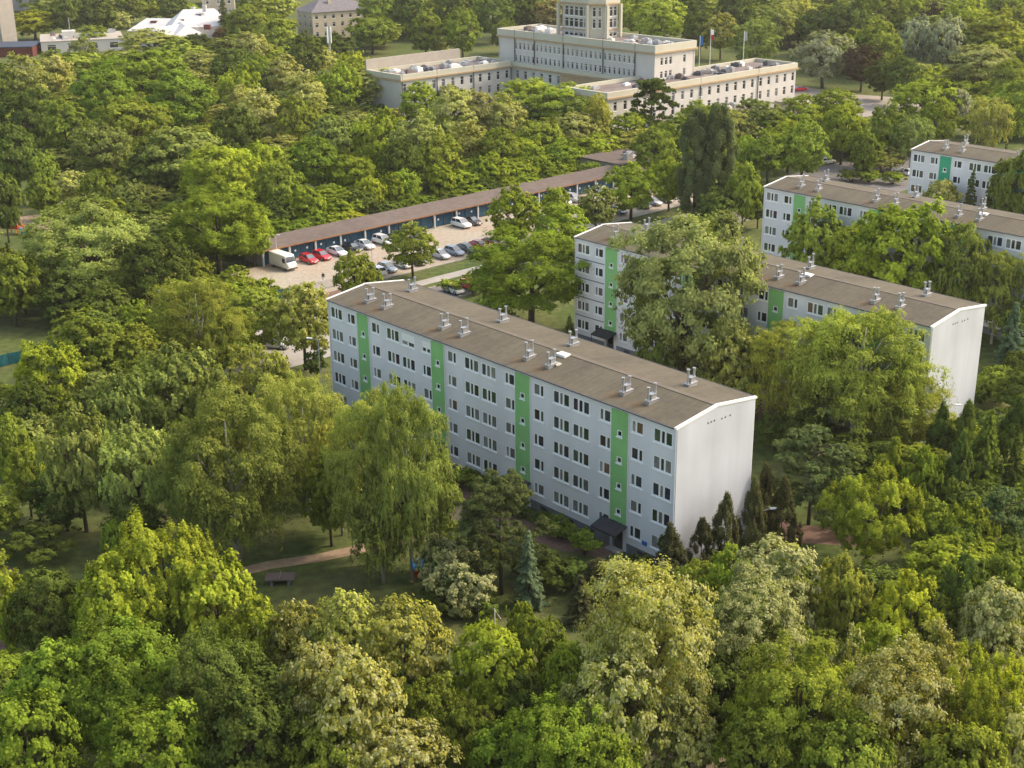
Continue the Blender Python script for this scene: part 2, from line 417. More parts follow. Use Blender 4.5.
# ------------------------------------------------------------------ the apartment blocks
BH, BW, BR, FL = 15.0, 11.16, .73, 2.75
def block(x, y, yaw, L, label, green, hatch=True, bands=False, plate=False, shut=()):
    root = empty('apartment_block', (x, y, 0), R(yaw), label, 'apartment block', 'apartment blocks in the estate')
    zc = [BH-1.46-FL*k for k in range(5)]
    S0, P, SW = 5.82, 13.72, 2.22
    wins = []                                           # (x, z, type, floor)
    for k, z in enumerate(zc):
        wins += [(.48, z-.66, 3, k), (3.9, z-.58, 2, k)]
        for i in range(3):
            s = S0+P*i
            wins += [(s+2.78, z-.58, 2, k), (s+5.64, z-.66, 3, k), (s+8.42, z-.66, 3, k), (s+12.12, z-.58, 2, k)]
        s = S0+P*3
        wins += [(s+2.62, z-.58, 2, k), (s+5.42, z-.66, 3, k)]
    dim = {3: (2.34, 1.40), 2: (1.52, 1.28)}
    b = MB()
    segs = [(0, S0)]+[(S0+P*i+SW, S0+P*(i+1)) for i in range(3)]+[(S0+P*3+SW, L)]
    for (a, c) in segs:
        H = [(wx, wx+dim[t][0], wz, wz+dim[t][1]) for wx, wz, t, k in wins if a <= wx < c]
        facade(b, a, c, 1.05, BH, H)
    # back wall, far gable
    b.quad((L, BW, 0), (0, BW, 0), (0, BW, BH), (L, BW, BH))
    b.build('wall', M['wall'], root)
    g = MB()
    g.poly([(L, 0, 0), (L, BW, 0), (L, BW, BH), (L, BW/2, BH+BR), (L, 0, BH)])
    gw = g.build('gable_wall', M['gable'], root)
    g = MB(); g.poly([(0, BW, 0), (0, 0, 0), (0, 0, BH), (0, BW/2, BH+BR), (0, BW, BH)])
    g.build('gable_wall', M['gable'], root)
    for yy in (4.2, 4.65, 5.1, 6.2, 6.7, 7.4): vh = MB(); vh.box(L, L+.03, yy, yy+.13, 14.15+.1*(yy < 5.2), 14.3+.1*(yy < 5.2)); vh.build('vent_hole', M['dark'], gw)
    p = MB(); 
    for (a, c) in segs: p.box(a, c, .04, .3, 0, 1.049)
    for (a, c) in segs[1:]:
        for xx in (a+1.5, a+5.5, a+8.4):
            if xx+1 < c: p.box(xx, xx+.9, .0, .039, .35, .8, 1)
    p.build('plinth', [M['plinth'], M['dark']], root)
    for i in range(4):
        s = S0+P*i
        b = MB()
        sz = [4.0+FL*k-.28 for k in range(4)]
        facade(b, s, s+SW, 2.95, BH-.34, [(s+.78, s+1.44, z, z+.66) for z in sz], .06, y=-.03)
        b.quad((s, -.03, 2.95), (s, .2, 2.95), (s+SW, .2, 2.95), (s+SW, -.03, 2.95))
        b.quad((s, .0, BH-.34), (s+SW, 0, BH-.34), (s+SW, 0, BH), (s, 0, BH), 1)
        sp = b.build('stair_panel', [M[green], M['wall']], root)
        for z in sz: put_window(W1[rng.randrange(4)], s+.78, z, root, y=-.03)
        e = MB()                                        # entrance recess, door and flanking wall
        e.box(s, s+SW, .25, .4, 0, 2.95); e.box(s-.001, s+.16, .05, .25, 0, 2.95, 1); e.box(s+SW-.5, s+SW+.001, .05, .25, 0, 2.95, 1)
        e.build('entrance_wall', [M['plinth'], M['wall']], root)
        d = MB(); d.box(s+.5, s+1.55, .18, .249, .05, 2.15); d.box(s+.62, s+1.43, .16, .179, 1.0, 2.0, 1)
        d.build('entrance_door', [M['dark'], M['pane']], root)
        c = MB()
        x0, x1 = s-.95, s+SW+.1
        c.poly([(x0, -1.75, 2.42), (x1, -1.75, 2.42), (x1, -.031, 2.92), (x0, -.031, 2.92)])
        c.poly([(x0, -.031, 2.76), (x1, -.031, 2.76), (x1, -1.75, 2.26), (x0, -1.75, 2.26)])
        c.poly([(x0, -1.75, 2.26), (x1, -1.75, 2.26), (x1, -1.75, 2.42), (x0, -1.75, 2.42)])
        c.poly([(x0, -.031, 2.76), (x0, -1.75, 2.26), (x0, -1.75, 2.42), (x0, -.031, 2.92)]); c.poly([(x1, -1.75, 2.26), (x1, -.031, 2.76), (x1, -.031, 2.92), (x1, -1.75, 2.42)])
        for q in range(8): c.tube((x0+.2+q*.4, -1.72, 2.45), (x0+.2+q*.4, -.05, 2.94), .025, n=4)
        c.tube((x0+.1, -1.7, 0), (x0+.1, -1.7, 2.3), .04, n=6)
        c.build('canopy', M['dark'], root)
        st = MB(); st.box(s+.2, s+SW-.2, -.9, -.0, 0, .12); st.build('step', M['concrete'], root)
    for wx, wz, t, k in wins:
        if (round(wx, 1), k) in shut: pair = W3S if t == 3 else W2S
        else: pair = rng.choice(W3 if t == 3 else W2)
        put_window(pair, wx, wz, root)
    # roof: two shallow felt slopes, gutters, white gable flashings
    r = MB(); e = .22; z = BH+.06
    zr = z+BR; ze = z-BR*e/(BW/2)
    r.quad((0, -e, ze), (L, -e, ze), (L, BW/2, zr), (0, BW/2, zr)); r.quad((0, BW/2, zr), (L, BW/2, zr), (L, BW+e, ze), (0, BW+e, ze))
    r.quad((0, -e, ze-.06), (0, BW/2, zr-.1), (L, BW/2, zr-.1), (L, -e, ze-.06)); r.quad((0, BW/2, zr-.1), (0, BW+e, ze-.06), (L, BW+e, ze-.06), (L, BW/2, zr-.1))
    r.quad((0, -e, ze-.06), (L, -e, ze-.06), (L, -e, ze), (0, -e, ze)); r.quad((L, BW+e, ze-.06), (0, BW+e, ze-.06), (0, BW+e, ze), (L, BW+e, ze))
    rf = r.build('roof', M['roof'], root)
    rc = MB(); rc.box(0.2, L-.2, BW/2-.3, BW/2+.3, zr-.03, zr+.012); rc.build('ridge_strip', mat_ridge, rf)
    fl = MB()
    for xa, xb in ((-.06, .24), (L-.24, L+.06)):
        for y0, z0, y1, z1 in ((-e-.02, ze, BW/2, zr), (BW/2, zr, BW+e+.02, ze)):
            P8 = [(xa, y0, z0-.15), (xb, y0, z0-.15), (xb, y1, z1-.15), (xa, y1, z1-.15), (xa, y0, z0+.06), (xb, y0, z0+.06), (xb, y1, z1+.06), (xa, y1, z1+.06)]
            for q in ((0,3,2,1),(4,5,6,7),(0,1,5,4),(1,2,6,5),(2,3,7,6),(3,0,4,7)): fl.poly([P8[i] for i in q])
    fl.build('flashing', M['flash'], rf)
    gu = MB()
    gu.tube((.25, -e-.06, ze-.05), (L-.25, -e-.06, ze-.05), .08, n=6); gu.tube((.25, BW+e+.06, ze-.05), (L-.25, BW+e+.06, ze-.05), .08, n=6)
    gu.build('gutter', M['gutter'], rf)
    dp = MB()
    for xx, yy in ((.12, -.09), (L-.1, -.09), (L-.1, BW+.09)): dp.tube((xx, yy, .1), (xx, yy, ze-.1), .055, n=6)
    for i in range(4): dp.tube((S0+P*i+SW+.08, -.07, 3), (S0+P*i+SW+.08, -.07, ze-.1), .04, n=6)
    dp.build('downpipe', M['flash'], root)
    if bands:
        bb = MB()
        for k in range(1, 5): bb.box(.15, S0-.15, -.02, -.003, BH-1.46-FL*k+1.25, BH-1.46-FL*k+1.40)
        bb.build('panel_joint', M['plinth'], root)
    if plate:
        pb = MB(); pb.box(S0+P*3+4.35, S0+P*3+4.95, -.06, -.002, 1.7, 2.15); pb.build('number_plate', M['blue'], root)
    if hatch:
        hb = MB(); hb.box(34.6, 35.9, 4.5, 5.4, BH+.6, BH+.9); hb.build('roof_hatch', M['flash'], rf)
        rb = MB(); rb.box(35.6, 36.7, 2.6, 3.3, BH+.45, BH+.62); rb.build('rubble_heap', M['cream'], rf) if plate else None
    for i in range(4):
        s = 5.4+13.75*i
        for (cx, cy) in ((s, 2.35), (s+3.3, 2.35), (s+.4 if i % 2 == 0 else s+3.0, 8.3)):
            if cx < L-1: chimney(cx, cy, rf)
    return root
mat_ridge = mat('ridge_felt', (.15, .128, .10), .95, .12, 1.2)

def make_chimney():
    a = MB()
    a.box(-.75, .75, -.28, .28, -.3, .35); a.box(-.85, .85, -.36, .36, .35, .43)
    a.box(-.32, .32, -.24, .24, .43, 1.05); a.box(-.42, .42, -.32, .32, 1.05, 1.13)
    am = a.mesh('chimney', M['metal'])
    f = MB(); f.tube((0, 0, .43), (0, 0, 2.1), .13, n=10); f.tube((0, 0, 2.1), (0, 0, 2.28), .2, n=10); f.tube((0, 0, 1.2), (0, 0, 1.28), .16, n=10)
    fm = f.mesh('flue', M['metal'])
    s = MB(); s.poly([(-.7, -.3, 0), (-.2, -1.9, 0), (.5, -1.6, 0), (.75, -.3, 0)]); sm = s.mesh('stain', M['rust'])
    return am, fm, sm
CH = make_chimney()
def chimney(x, y, rf):
    # deeper than wide ones are turned a little by hand, like the real ones
    z = BH+.06+BR*(y if y < BW/2 else BW-y)/(BW/2)
    c = link('chimney', CH[0], rf, loc=(x, y, z), rz=R(90+rng.uniform(-3, 3)))
    c.scale = (.88, .88, .84)
    for sx in (-.55, .5):
        q = link('flue', CH[1], c, loc=(sx, 0, 0)); q.scale = (1, 1, rng.uniform(.85, 1.02))
    return c

block(-21.868, 155.162, -48.147, 55.3, 'nearest pale apartment block with four green stair stripes and a full white gable wall', 'green', plate=True,
      shut={(round(5.82+8.42, 1), 0), (round(5.82+12.12, 1), 0)})
block(8.986, 183.183, -47.513, 55.6, 'second apartment block, half hidden by a huge grey green tree and golden willows', 'green', bands=True)
block(40.601, 213.482, -47.837, 55.5, 'third apartment block, cut by the right edge with one green stripe showing', 'green')
block(72.18, 242.529, -47.709, 55.5, 'farthest apartment block at the upper right with a blue green stripe', 'teal', hatch=False)

# ------------------------------------------------------------------ garages
gr = empty('garage_row', (GX, GY, 0), GA, 'long low row of dark blue garages under one brown felt roof', 'garages')
b = MB()
GL, n_bay = 91.0, 17; bay = GL/n_bay
b.box(0, GL, 5.9, 6.1, 0, 2.9); b.box(-.1, .1, .0, 5.9, 0, 2.85); b.box(GL-.1, GL+.1, 0, 5.9, 0, 2.85); b.box(.1, GL-.1, .45, .6, 0, .25)
b.build('wall', M['concrete'], gr)
b = MB(); 
b.poly([(-.5, -.7, 2.78), (GL+.5, -.7, 2.78), (GL+.5, 6.4, 3.12), (-.5, 6.4, 3.12)])
b.poly([(-.5, 6.4, 3.0), (GL+.5, 6.4, 3.0), (GL+.5, -.7, 2.66), (-.5, -.7, 2.66)])
rf = b.build('roof', M['gar_roof'], gr)
b = MB(); b.box(-.52, GL+.52, -.74, -.7, 2.6, 2.82); b.box(-.54, -.5, -.7, 6.4, 2.7, 3.1); b.build('roof_edge', M['gar_edge'], rf)
po = MB(); po.box(-.16, .16, -.5, -.2, 0, 2.66); pm = po.mesh('post', M['post'])
dm_ = MB()
dm_.box(.12, bay/2-.08, .2, .28, .1, 2.5)
for q in range(5): dm_.box(.14, bay/2-.1, .185, .199, .3+q*.45, .34+q*.45)
dmesh = dm_.mesh('garage_door', M['gar_door'])
pl_ = MB(); pl_.box(-.16, .16, .15, .18, 1.15, 1.5); plm = pl_.mesh('number_sign', M['white'])
th = MB(); th.box(-.04, .04, .05, .2, 0, 2.6); thm = th.mesh('mullion', M['gutter'])
for i in range(n_bay+1): link('post', pm, gr, loc=(i*bay, 0, 0))
for i in range(n_bay*2):
    d = link('garage_door', dmesh, gr, loc=(i*bay/2, 0, 0))
    if rng.random() < .75: link('number_sign', plm, d, loc=(bay/4+rng.uniform(-.3, .3), 0, rng.uniform(-.2, .3)))
    if i % 2: link('mullion', thm, d)
b = MB(); b.box(0, GL, -.5, .2, 2.5, 2.65); b.build('lintel', M['gutter'], gr)
# poles on the car park
for x, y, lb in ((2.2, -1.2, 'thin pole standing at the first garages behind the van'), (12.2, -14.8, 'thin pole in the middle of the car park')):
    p = MB(); p.tube((0, 0, 0), (0, 0, 5.2), .07, .05); p.tube((0, 0, 5.2), (.5, -.5, 5.4), .04); p.box(.3, .8, -.75, -.4, 5.35, 5.45)
    tag(p.build('lamp_post', M['post'], loc=(*g2w(x, y), 0)), lb, 'lamp post')

# ------------------------------------------------------------------ office building with tower
of = empty('office_building', (GX, GY, 0), GA, 'long white and cream office building with a windowed tower above the trees', 'office building')
owins = []      # (x,y,z,rz,w,h)
def side(nm, x, y, rz, length, z0, z1, rows, xs, ww, m, root=of):
    b = MB(); H = []
    for (a, c) in rows:
        for q in xs: H.append((q, q+ww, a, c)); owins.append((x, y, rz, q, a, ww, c-a))
    facade(b, 0, length, z0, z1, H, .2)
    return b.build(nm, m, root, loc=(x, y, 0), rz=rz)
LR = [(7.9, 10.1), (4.5, 6.6), (1.2, 3.2)]
# right wing
side('wall', 118.6, 33.4, 0, 74, 0, 11, LR, [2.2+3.5*i for i in range(21)], 1.15, M['offwhite'])
side('wall', 118.6, 47.5, R(-90), 14.1, 0, 11, LR[:2], [2, 6, 10], 1.15, M['offwhite'])
side('wall', 192.6, 33.4, R(90), 14.1, 0, 11, LR[:2], [2, 6, 10], 1.15, M['offwhite'])
# left wing
side('wall', 103, 93.5, 0, 39.4, 0, 11, LR, [.6+3.3*i for i in range(12)], 1.1, M['offwhite'])
side('wall', 103, 108, R(-90), 14.5, 0, 11, [], [], 1, M['offwhite'])
# low tier before the central block
side('wall', 142.4, 93.5, R(-90), 46, 0, 11, LR, [1.5+3.3*i for i in range(13)], 1.2, M['offwhite'])
b = MB(); b.box(142.3, 142.38, 50, 74, 7.4, 10.6); b.build('ochre_panel', M['orange'], of)
# central block
side('wall', 145, 102, R(-90), 59.7, 11, 18.5, [(15.4, 17.3), (12.1, 13.9)], [6.8+1.74*i for i in range(27)], .85, M['offwhite'])
side('wall', 145, 42.3, 0, 15.5, 11, 18.5, [(15.4, 17.3), (12.1, 13.9)], [2.2, 3.9, 5.6, 11], 1.0, M['offwhite'])
def parapet(x0, x1, y0, y1, z0, z1, t=.35):
    b = MB(); h = z0+.55
    for a in ((x0-.3, x1+.3, y0-.3, y0+t), (x0-.3, x1+.3, y1-t, y1+.3), (x0-.3, x0+t, y0+t, y1-t), (x1-t, x1+.3, y0+t, y1-t)):
        b.box(*a, z0, z1, 0)
    for a in ((x0-.55, x1+.55, y0-.55, y0-.3), (x0-.55, x1+.55, y1+.3, y1+.55), (x0-.55, x0-.3, y0-.3, y1+.3), (x1+.3, x1+.55, y0-.3, y1+.3)):
        b.box(*a, z0-.1, z0+.3, 1)
    b.build('parapet', [M['cream'], M['orange']], of)
    r = MB(); r.quad((x0, y0, z1-.9), (x1, y0, z1-.9), (x1, y1, z1-.9), (x0, y1, z1-.9))
    rr = r.build('roof', M['flatroof'], of)
    return rr, z1-.9
ru = random.Random(3)
def clutter(rr, z, x0, x1, y0, y1, n):
    for i in range(n):
        u = MB(); a, c = ru.uniform(.5, 1.8), ru.uniform(.4, 1.1); h = ru.uniform(.3, 1.3)
        u.box(-a, a, -c, c, 0, h); u.box(-a*.6, a*.3, -c*.6, c*.6, h, h+.25, 0)
        u.build('roof_unit', M[ru.choice(['metal', 'flash', 'offwhite', 'flatroof', 'gutter', 'metal'])], rr, loc=(ru.uniform(x0, x1), ru.uniform(y0, y1), z), rz=ru.choice([0, .3, 1.57]))
rr, z = parapet(118.6, 192.6, 33.4, 47.5, 11, 12.6); clutter(rr, z, 122, 189, 36, 45, 34)
rr, z = parapet(103, 142.0, 93.5, 108, 11, 12.6); clutter(rr, z, 105, 140, 95.5, 105, 26)
rr, z = parapet(142.4, 145.3, 47.9, 93.1, 11, 12.2)
b = MB(); b.box(103, 136, 108.6, 109.2, 11, 15.2); b.build('screen_wall', M['panelgrey'], of)
rr, z = parapet(145, 160.5, 42.3, 102, 18.5, 20.6); clutter(rr, z, 147, 158, 44, 62, 16); clutter(rr, z, 147, 158, 87, 99, 12)
b = MB(); b.box(159.8, 160.2, 42.3, 101.5, 11, 18.5); b.build('wall', M['offwhite'], of); b = MB(); b.box(145, 160, 101.6, 102, 11, 18.5); b.build('wall', M['offwhite'], of)
# drainpipes
b = MB()
for y in (95, 87, 75.5, 60.5, 49): b.tube((144.8 if y < 94 else 144.8, y, 11.5), (144.8, y, 20.7), .14, n=6)
for x in (103.2, 115, 128, 141.8): b.tube((x, 93.3, 0), (x, 93.3, 12.7), .13, n=6)
for x in (129, 152.5, 176): b.tube((x, 33.2, 0), (x, 33.2, 12.7), .13, n=6)
b.build('downpipe', M['dark'], of)
# tower: chamfered square with corner piers
tx, ty, tw, td = 150.5, 68.3, 7.0, 13.4
TR = [(20.0, 21.1), (22.3, 24.7), (25.3, 27.8)]
side('tower_wall', tx, ty+td, R(-90), td-3, 19, 28.4, TR, [.9+1.85*i for i in range(5)], 1.5, M['offwhite'])
side('tower_wall', tx+3, ty, 0, tw-2, 19, 28.4, TR, [.3+1.55*i for i in range(3)], 1.3, M['offwhite'])
side('tower_wall', tx, ty+3, R(-45), 4.24, 19, 28.4, [TR[1], TR[2]], [.9, 2.4], .9, M['cream'])
b = MB()
b.box(tx, tx+tw, ty+td-.2, ty+td, 19, 28.4); b.box(tx+tw+.8, tx+tw+1, ty, ty+td, 19, 28.4)
b.build('tower_wall', M['cream'], of)
b = MB()
pts = [(tx-.5, ty+td+.5), (tx-.5, ty+2.8), (tx+2.8, ty-.5), (tx+tw+1.4, ty-.5), (tx+tw+1.4, ty+td+.5)]
for z0, z1, m in ((28.4, 28.8, 1), (28.8, 31.0, 0)):
    k = .2 if m else 0
    P = [(p[0]-k, p[1]-k*.5, 0) for p in pts]
    for i in range(5):
        a, c = P[i], P[(i+1) % 5]; b.quad((a[0], a[1], z0), (c[0], c[1], z0), (c[0], c[1], z1), (a[0], a[1], z1), m)
    b.poly([(p[0], p[1], z1) for p in P], 2 if not m else 1); b.poly([(p[0], p[1], z0) for p in P][::-1], m)
b.box(tx-.25, tx-.05, ty+3, ty+td, 21.6, 21.9, 1); b.box(tx+3, tx+tw+1, ty-.25, ty-.05, 21.6, 21.9, 1)
tc_ = b.build('tower_cap', [M['cream'], M['orange'], M['flatroof']], of)
for (x, y) in ((tx-.9, ty+td+.6), (tx-.9, ty+2.9), (tx+2.9, ty-.9), (tx+tw+1.2, ty-.9)): b = MB(); b.box(-.35, .35, -.35, .35, 19.7, 28.4); b.build('pier', M['cream'], of, loc=(x, y, 0))
clutter(tc_, 31.0, tx+1, tx+tw, ty+3, ty+td-1, 9)
# windows: the nearest hundred are parts, the rest one piece
def owin_mesh(w, h):
    f = MB(); t = .09; d = .2
    f.box(0, w, d-.06, d, 0, t); f.box(0, w, d-.06, d, h-t, h); f.box(0, t, d-.06, d, t, h-t); f.box(w-t, w, d-.06, d, t, h-t)
    f.box(t, w-t, d-.05, d-.01, h*.68, h*.68+t); f.box(-.08, w+.08, -.08, .1, -.1, -.01)
    p = MB(); g = ru.choice([.02, .03, .05, .14]); p.quad((0, d, 0), (w, d, 0), (w, d, h), (0, d, h), 0, (g, g*1.02, g*1.05))
    return f.mesh('window', M['white']), p.mesh('pane', M['pane'])
cache = {}
owins.sort(key=lambda q: (0 if q[4] > 11 else 1, q[1]))
vis = [q for q in owins if q[4] > 6][:100]; rest = [q for q in owins if q not in vis]
for (x, y, rz, q, a, ww, hh) in vis:
    key = (ww, round(hh, 2), ru.randrange(3))
    if key not in cache: cache[key] = owin_mesh(ww, hh)
    c, s = math.cos(rz), math.sin(rz)
    put_window(cache[key], x+q*c, a, of, y=y+q*s, rz=rz)
b = MB()
for (x, y, rz, q, a, ww, hh) in rest:
    c, s = math.cos(rz), math.sin(rz)
    def L_(u, d, z): return (x+(q+u)*c-d*s, y+(q+u)*s+d*c, z)
    g = ru.choice([.02, .03, .05, .14])
    b.quad(L_(0, .19, a), L_(ww, .19, a), L_(ww, .19, a+hh), L_(0, .19, a+hh), 0, (g, g, g))
    for (u0, u1, z0, z1) in ((0, .09, a, a+hh), (ww-.09, ww, a, a+hh), (.09, ww-.09, a+hh*.66, a+hh*.66+.09), (.09, ww-.09, a, a+.09)):
        b.quad(L_(u0, .15, z0), L_(u1, .15, z0), L_(u1, .15, z1), L_(u0, .15, z1), 1)
tag(b.build('window', [M['pane'], M['white']], of), kind='stuff')

def simple_house(name, label, cat, loc, rz, lx, ly, h, wm, rm, rows=(), nx=0, ny=0, ww=1.2, over=.2, par=.3, hip=0, ridge=0):
    root = empty(name, loc, rz, label, cat)
    b = MB(); H = []; K = []
    for (a, c) in rows:
        for i in range(nx): q = lx*(i+.5)/nx-ww/2; H.append((q, q+ww, a, c))
        for i in range(ny): q = ly*(i+.5)/ny-ww/2; K.append((q, q+ww, a, c))
    facade(b, 0, lx, 0, h, H, .18)
    b.build('wall', wm, root)
    b = MB(); b.quad((lx, ly, 0), (0, ly, 0), (0, ly, h), (lx, ly, h)); b.build('wall', wm, root)
    b = MB(); facade(b, 0, ly, 0, h, K, .18); b.build('wall', wm, root, loc=(0, ly, 0), rz=R(-90))
    b = MB(); facade(b, 0, ly, 0, h, K, .18); b.build('wall', wm, root, loc=(lx, 0, 0), rz=R(90))
    cc = {}
    for Hs, fx in ((H, lambda q: (q, 0, 0)), (K, lambda q: (0, ly-q, R(-90))), (K, lambda q: (lx, q, R(90)))):
        for (a, c, e, f) in Hs:
            k = (round(f-e, 2), ru.randrange(2))
            if k not in cc: cc[k] = owin_mesh(ww, f-e)
            X, Y, rr_ = fx(a); put_window(cc[k], X, e, root, y=Y, rz=rr_)
    b = MB()
    if ridge:
        o = .6
        A = [(-o, -o, h), (lx+o, -o, h), (lx+o, ly+o, h), (-o, ly+o, h)]
        p0 = (hip, ly/2, h+ridge); p1 = (lx-hip, ly/2, h+ridge)
        b.poly([A[0], A[1], p1, p0]); b.poly([A[2], A[3], p0, p1]); b.poly([A[1], A[2], p1]); b.poly([A[3], A[0], p0]); b.poly(A[::-1])
    else:
        b.box(-over, lx+over, -over, ly+over, h, h+par)
    rf = b.build('roof', rm, root)
    return root, rf

# low annexes near the offices
def gat(x, y): return (*g2w(x, y), 0)
r1, rf = simple_house('low_annex', 'low annex with cluttered flat roof before the long white wing', 'annex', gat(134, 26.5), GA, 34, 6.6, 4, M['offwhite'], M['flatroof'], ((1.2, 2.6),), 8, 1)
clutter(rf, 4.3, 3, 31, 1.5, 5, 14)
r1, rf = simple_house('low_annex', 'low grey annex with beige roof at the far end of the garages', 'annex', gat(91.8, 3.6), GA, 13, 12, 3.3, M['concrete'], M['gar_roof'], ((1.4, 2.2),), 2, 1)
clutter(rf, 3.6, 3, 10, 3, 9, 3)
cp = empty('canopy_building', gat(181, 22), GA, 'pale flat canopy on columns at the right end of the long wing', 'canopy')
b = MB(); b.box(0, 13, 0, 9, 3.4, 3.8); b.build('roof_slab', M['pinkpath'], cp)
for i in range(7):
    b = MB(); b.box(-.15, .15, -.15, .15, 0, 3.4); b.build('column', M['beige'], cp, loc=(.4+i*2.03, .3, 0))
b = MB(); b.box(.2, 12.8, 3.2, 8.8, 0, 3.38); b.build('wall', M['beige'], cp)
b = MB(); b.box(0, 13, 0, 1.1, 0, 1.3)
hd = b.build('hedge', M['hedge'], loc=gat(181, 19.8), rz=GA); tag(hd, 'clipped dark hedge below the pale flat canopy', 'hedge')

# flagpoles behind the wing
for (x, y, z, cl, lb) in ((181, 58, 15, M['blue'], 'leftmost flagpole behind the long wing with a dull blue flag'), (188, 60, 16, None, 'middle flagpole behind the long wing with a white and red flag'), (198, 56, 15, M['metal'], 'rightmost flagpole behind the long wing with a pale flag')):
    root = empty('flagpole', gat(x, y), 0, lb, 'flagpole', )
    b = MB(); b.tube((0, 0, 0), (0, 0, z+4), .12, .07); b.build('pole', M['white'], root)
    b = MB()
    if cl: 
        for i in range(4): b.quad((.08+i*.2, .1*(i % 2), z+1.2), (.28+i*.2, .1*((i+1) % 2), z+1.2), (.28+i*.2, .1*((i+1) % 2), z+3.7), (.08+i*.2, .1*(i % 2), z+3.7))
        b.build('flag', cl, root)
    else:
        for i in range(4):
            for k, (za, zb) in enumerate(((z+2.4, z+3.8), (z+1, z+2.4))):
                b.quad((.08+i*.2, .1*(i % 2), za), (.28+i*.2, .1*((i+1) % 2), za), (.28+i*.2, .1*((i+1) % 2), zb), (.08+i*.2, .1*(i % 2), zb), k)
        b.build('flag', [M['white'], M['red']], root)

# ------------------------------------------------------------------ far left buildings
A42 = R(25)
r1, rf = simple_house('low_block', 'low flat roofed white building with a dark blue side wall', 'building', (-174.4, 519.5, 0), R(18), 30, 26, 4.2, M['offwhite'], M['panelgrey'], ((1, 3.2),), 4, 2, 3.2)
b = MB(); b.box(-.12, -.02, 0, 26, 0, 4.2); b.build('side_cladding', M['slate'], r1)
b = MB(); b.box(8, 13, 6, 12, 4.5, 7.2); b.box(13.1, 22, 7, 13, 4.5, 6.2); b.build('roof_room', M['offwhite'], rf)
clutter(rf, 4.5, 2, 28, 3, 22, 10)
b = MB(); b.tube((11, 9, 7.2), (11, 9, 12), .15); b.build('antenna', M['metal'], rf)
simple_house('red_annex', 'dark roofed annex with a dark red fascia at the left edge', 'building', (-212, 508, 0), R(6), 37, 18, 3.4, M['redroof'], M['slate'])
simple_house('tower_block', 'tall beige tower block cut by the left edge', 'tower block', (-210.4, 557.9, 0), R(-48), 20, 6, 45, M['panelgrey'], M['flatroof'], tuple((z, z+1.5) for z in (4, 7, 10, 13)), 0, 0)
simple_house('tower_block', 'grey panel block behind the low flat building at the upper left', 'tower block', (-226, 655, 0), R(-6), 30, 18, 40, M['panelgrey'], M['flatroof'], tuple((z, z+1.5) for z in (4, 7, 10, 13)), 4, 2)
simple_house('tower_block', 'pale block cut by the top edge behind the beige one', 'tower block', (-262, 690, 0), R(10), 40, 18, 40, M['offwhite'], M['flatroof'], tuple((z, z+1.5) for z in (4, 7, 10, 13)), 6, 2)
simple_house('beige_house', 'beige building at the top edge behind the white angular roofs', 'building', (-125, 575, 0), R(10), 13, 14, 22, M['beige'], M['slateroof'], ((9, 10.6), (12.5, 14.1), (16, 17.6)), 3, 2)
r1, rf = simple_house('cream_house', 'cream house with grey hipped roof and small dark windows at the top edge', 'house', (-77.5, 555, 0), R(32), 26, 15, 10.5, M['beige'], M['slateroof'], ((1.2, 3.0), (4.6, 6.4), (7.8, 9.4)), 7, 3, 1.3, ridge=4.5, hip=7)
b = MB(); b.box(9, 10.4, 4, 5, 11, 15.6); b.build('chimney', M['beige'], rf)
r1, rf = simple_house('white_roofed_house', 'house with bright white angular metal roofs at the upper left', 'house', (-149, 549, 0), R(-10), 26, 17, 5, M['offwhite'], M['whiteroof'], ((1.6, 3.4),), 5, 2, ridge=4, hip=4)
for (x, y, rz, lx, ly, h, rg, hp) in ((21, -8, 28, 24, 17, 7.0, 6.0, 6), (16, -30, -14, 12, 26, 4.6, 4.5, 5), (30, -30, 30, 13, 26, 4.6, 5, 5)):
    b = MB(); o = .5
    c, s = math.cos(R(rz)), math.sin(R(rz))
    def T(p): return (x+p[0]*c-p[1]*s, y+p[0]*s+p[1]*c, p[2])
    A = [T((-o, -o, h)), T((lx+o, -o, h)), T((lx+o, ly+o, h)), T((-o, ly+o, h))]
    if lx > ly: p0, p1 = T((hp, ly/2, h+rg)), T((lx-hp, ly/2, h+rg)); F = [(A[0], A[1], p1, p0), (A[2], A[3], p0, p1), (A[1], A[2], p1), (A[3], A[0], p0)]
    else: p0, p1 = T((lx/2, hp, h+rg)), T((lx/2, ly-hp, h+rg)); F = [(A[1], A[2], p1, p0), (A[3], A[0], p0, p1), (A[0], A[1], p0), (A[2], A[3], p1)]
    for f in F: b.poly(f)
    b.build('roof', M['whiteroof'], r1)
    b = MB()
    for i in range(4):
        P, Q = [T(q) for q in ((0, 0, 0), (lx, 0, 0), (lx, ly, 0), (0, ly, 0))][i], [T(q) for q in ((0, 0, 0), (lx, 0, 0), (lx, ly, 0), (0, ly, 0))][(i+1) % 4]
        b.quad(P, Q, (Q[0], Q[1], h+.02), (P[0], P[1], h+.02))
    b.build('wall', M['offwhite'], r1)
for (x, y, z, cm) in ((7, 5, 6.5, 'redroof'), (27, 2, 9.5, 'slate'), (22, -3, 8, 'redroof'), (38, 4, 9, 'slate'), (36, -12, 7, 'redroof')):
    b = MB(); b.box(x, x+2.4, y, y+1.6, z, z+1.8); b.build('dormer', M[cm], r1)
for (x, y, z) in ((30, 3, 12), (24, 6, 11)):
    b = MB(); b.box(x, x+1.4, y, y+1.0, z, z+2.6); b.build('chimney', M['offwhite'], r1)
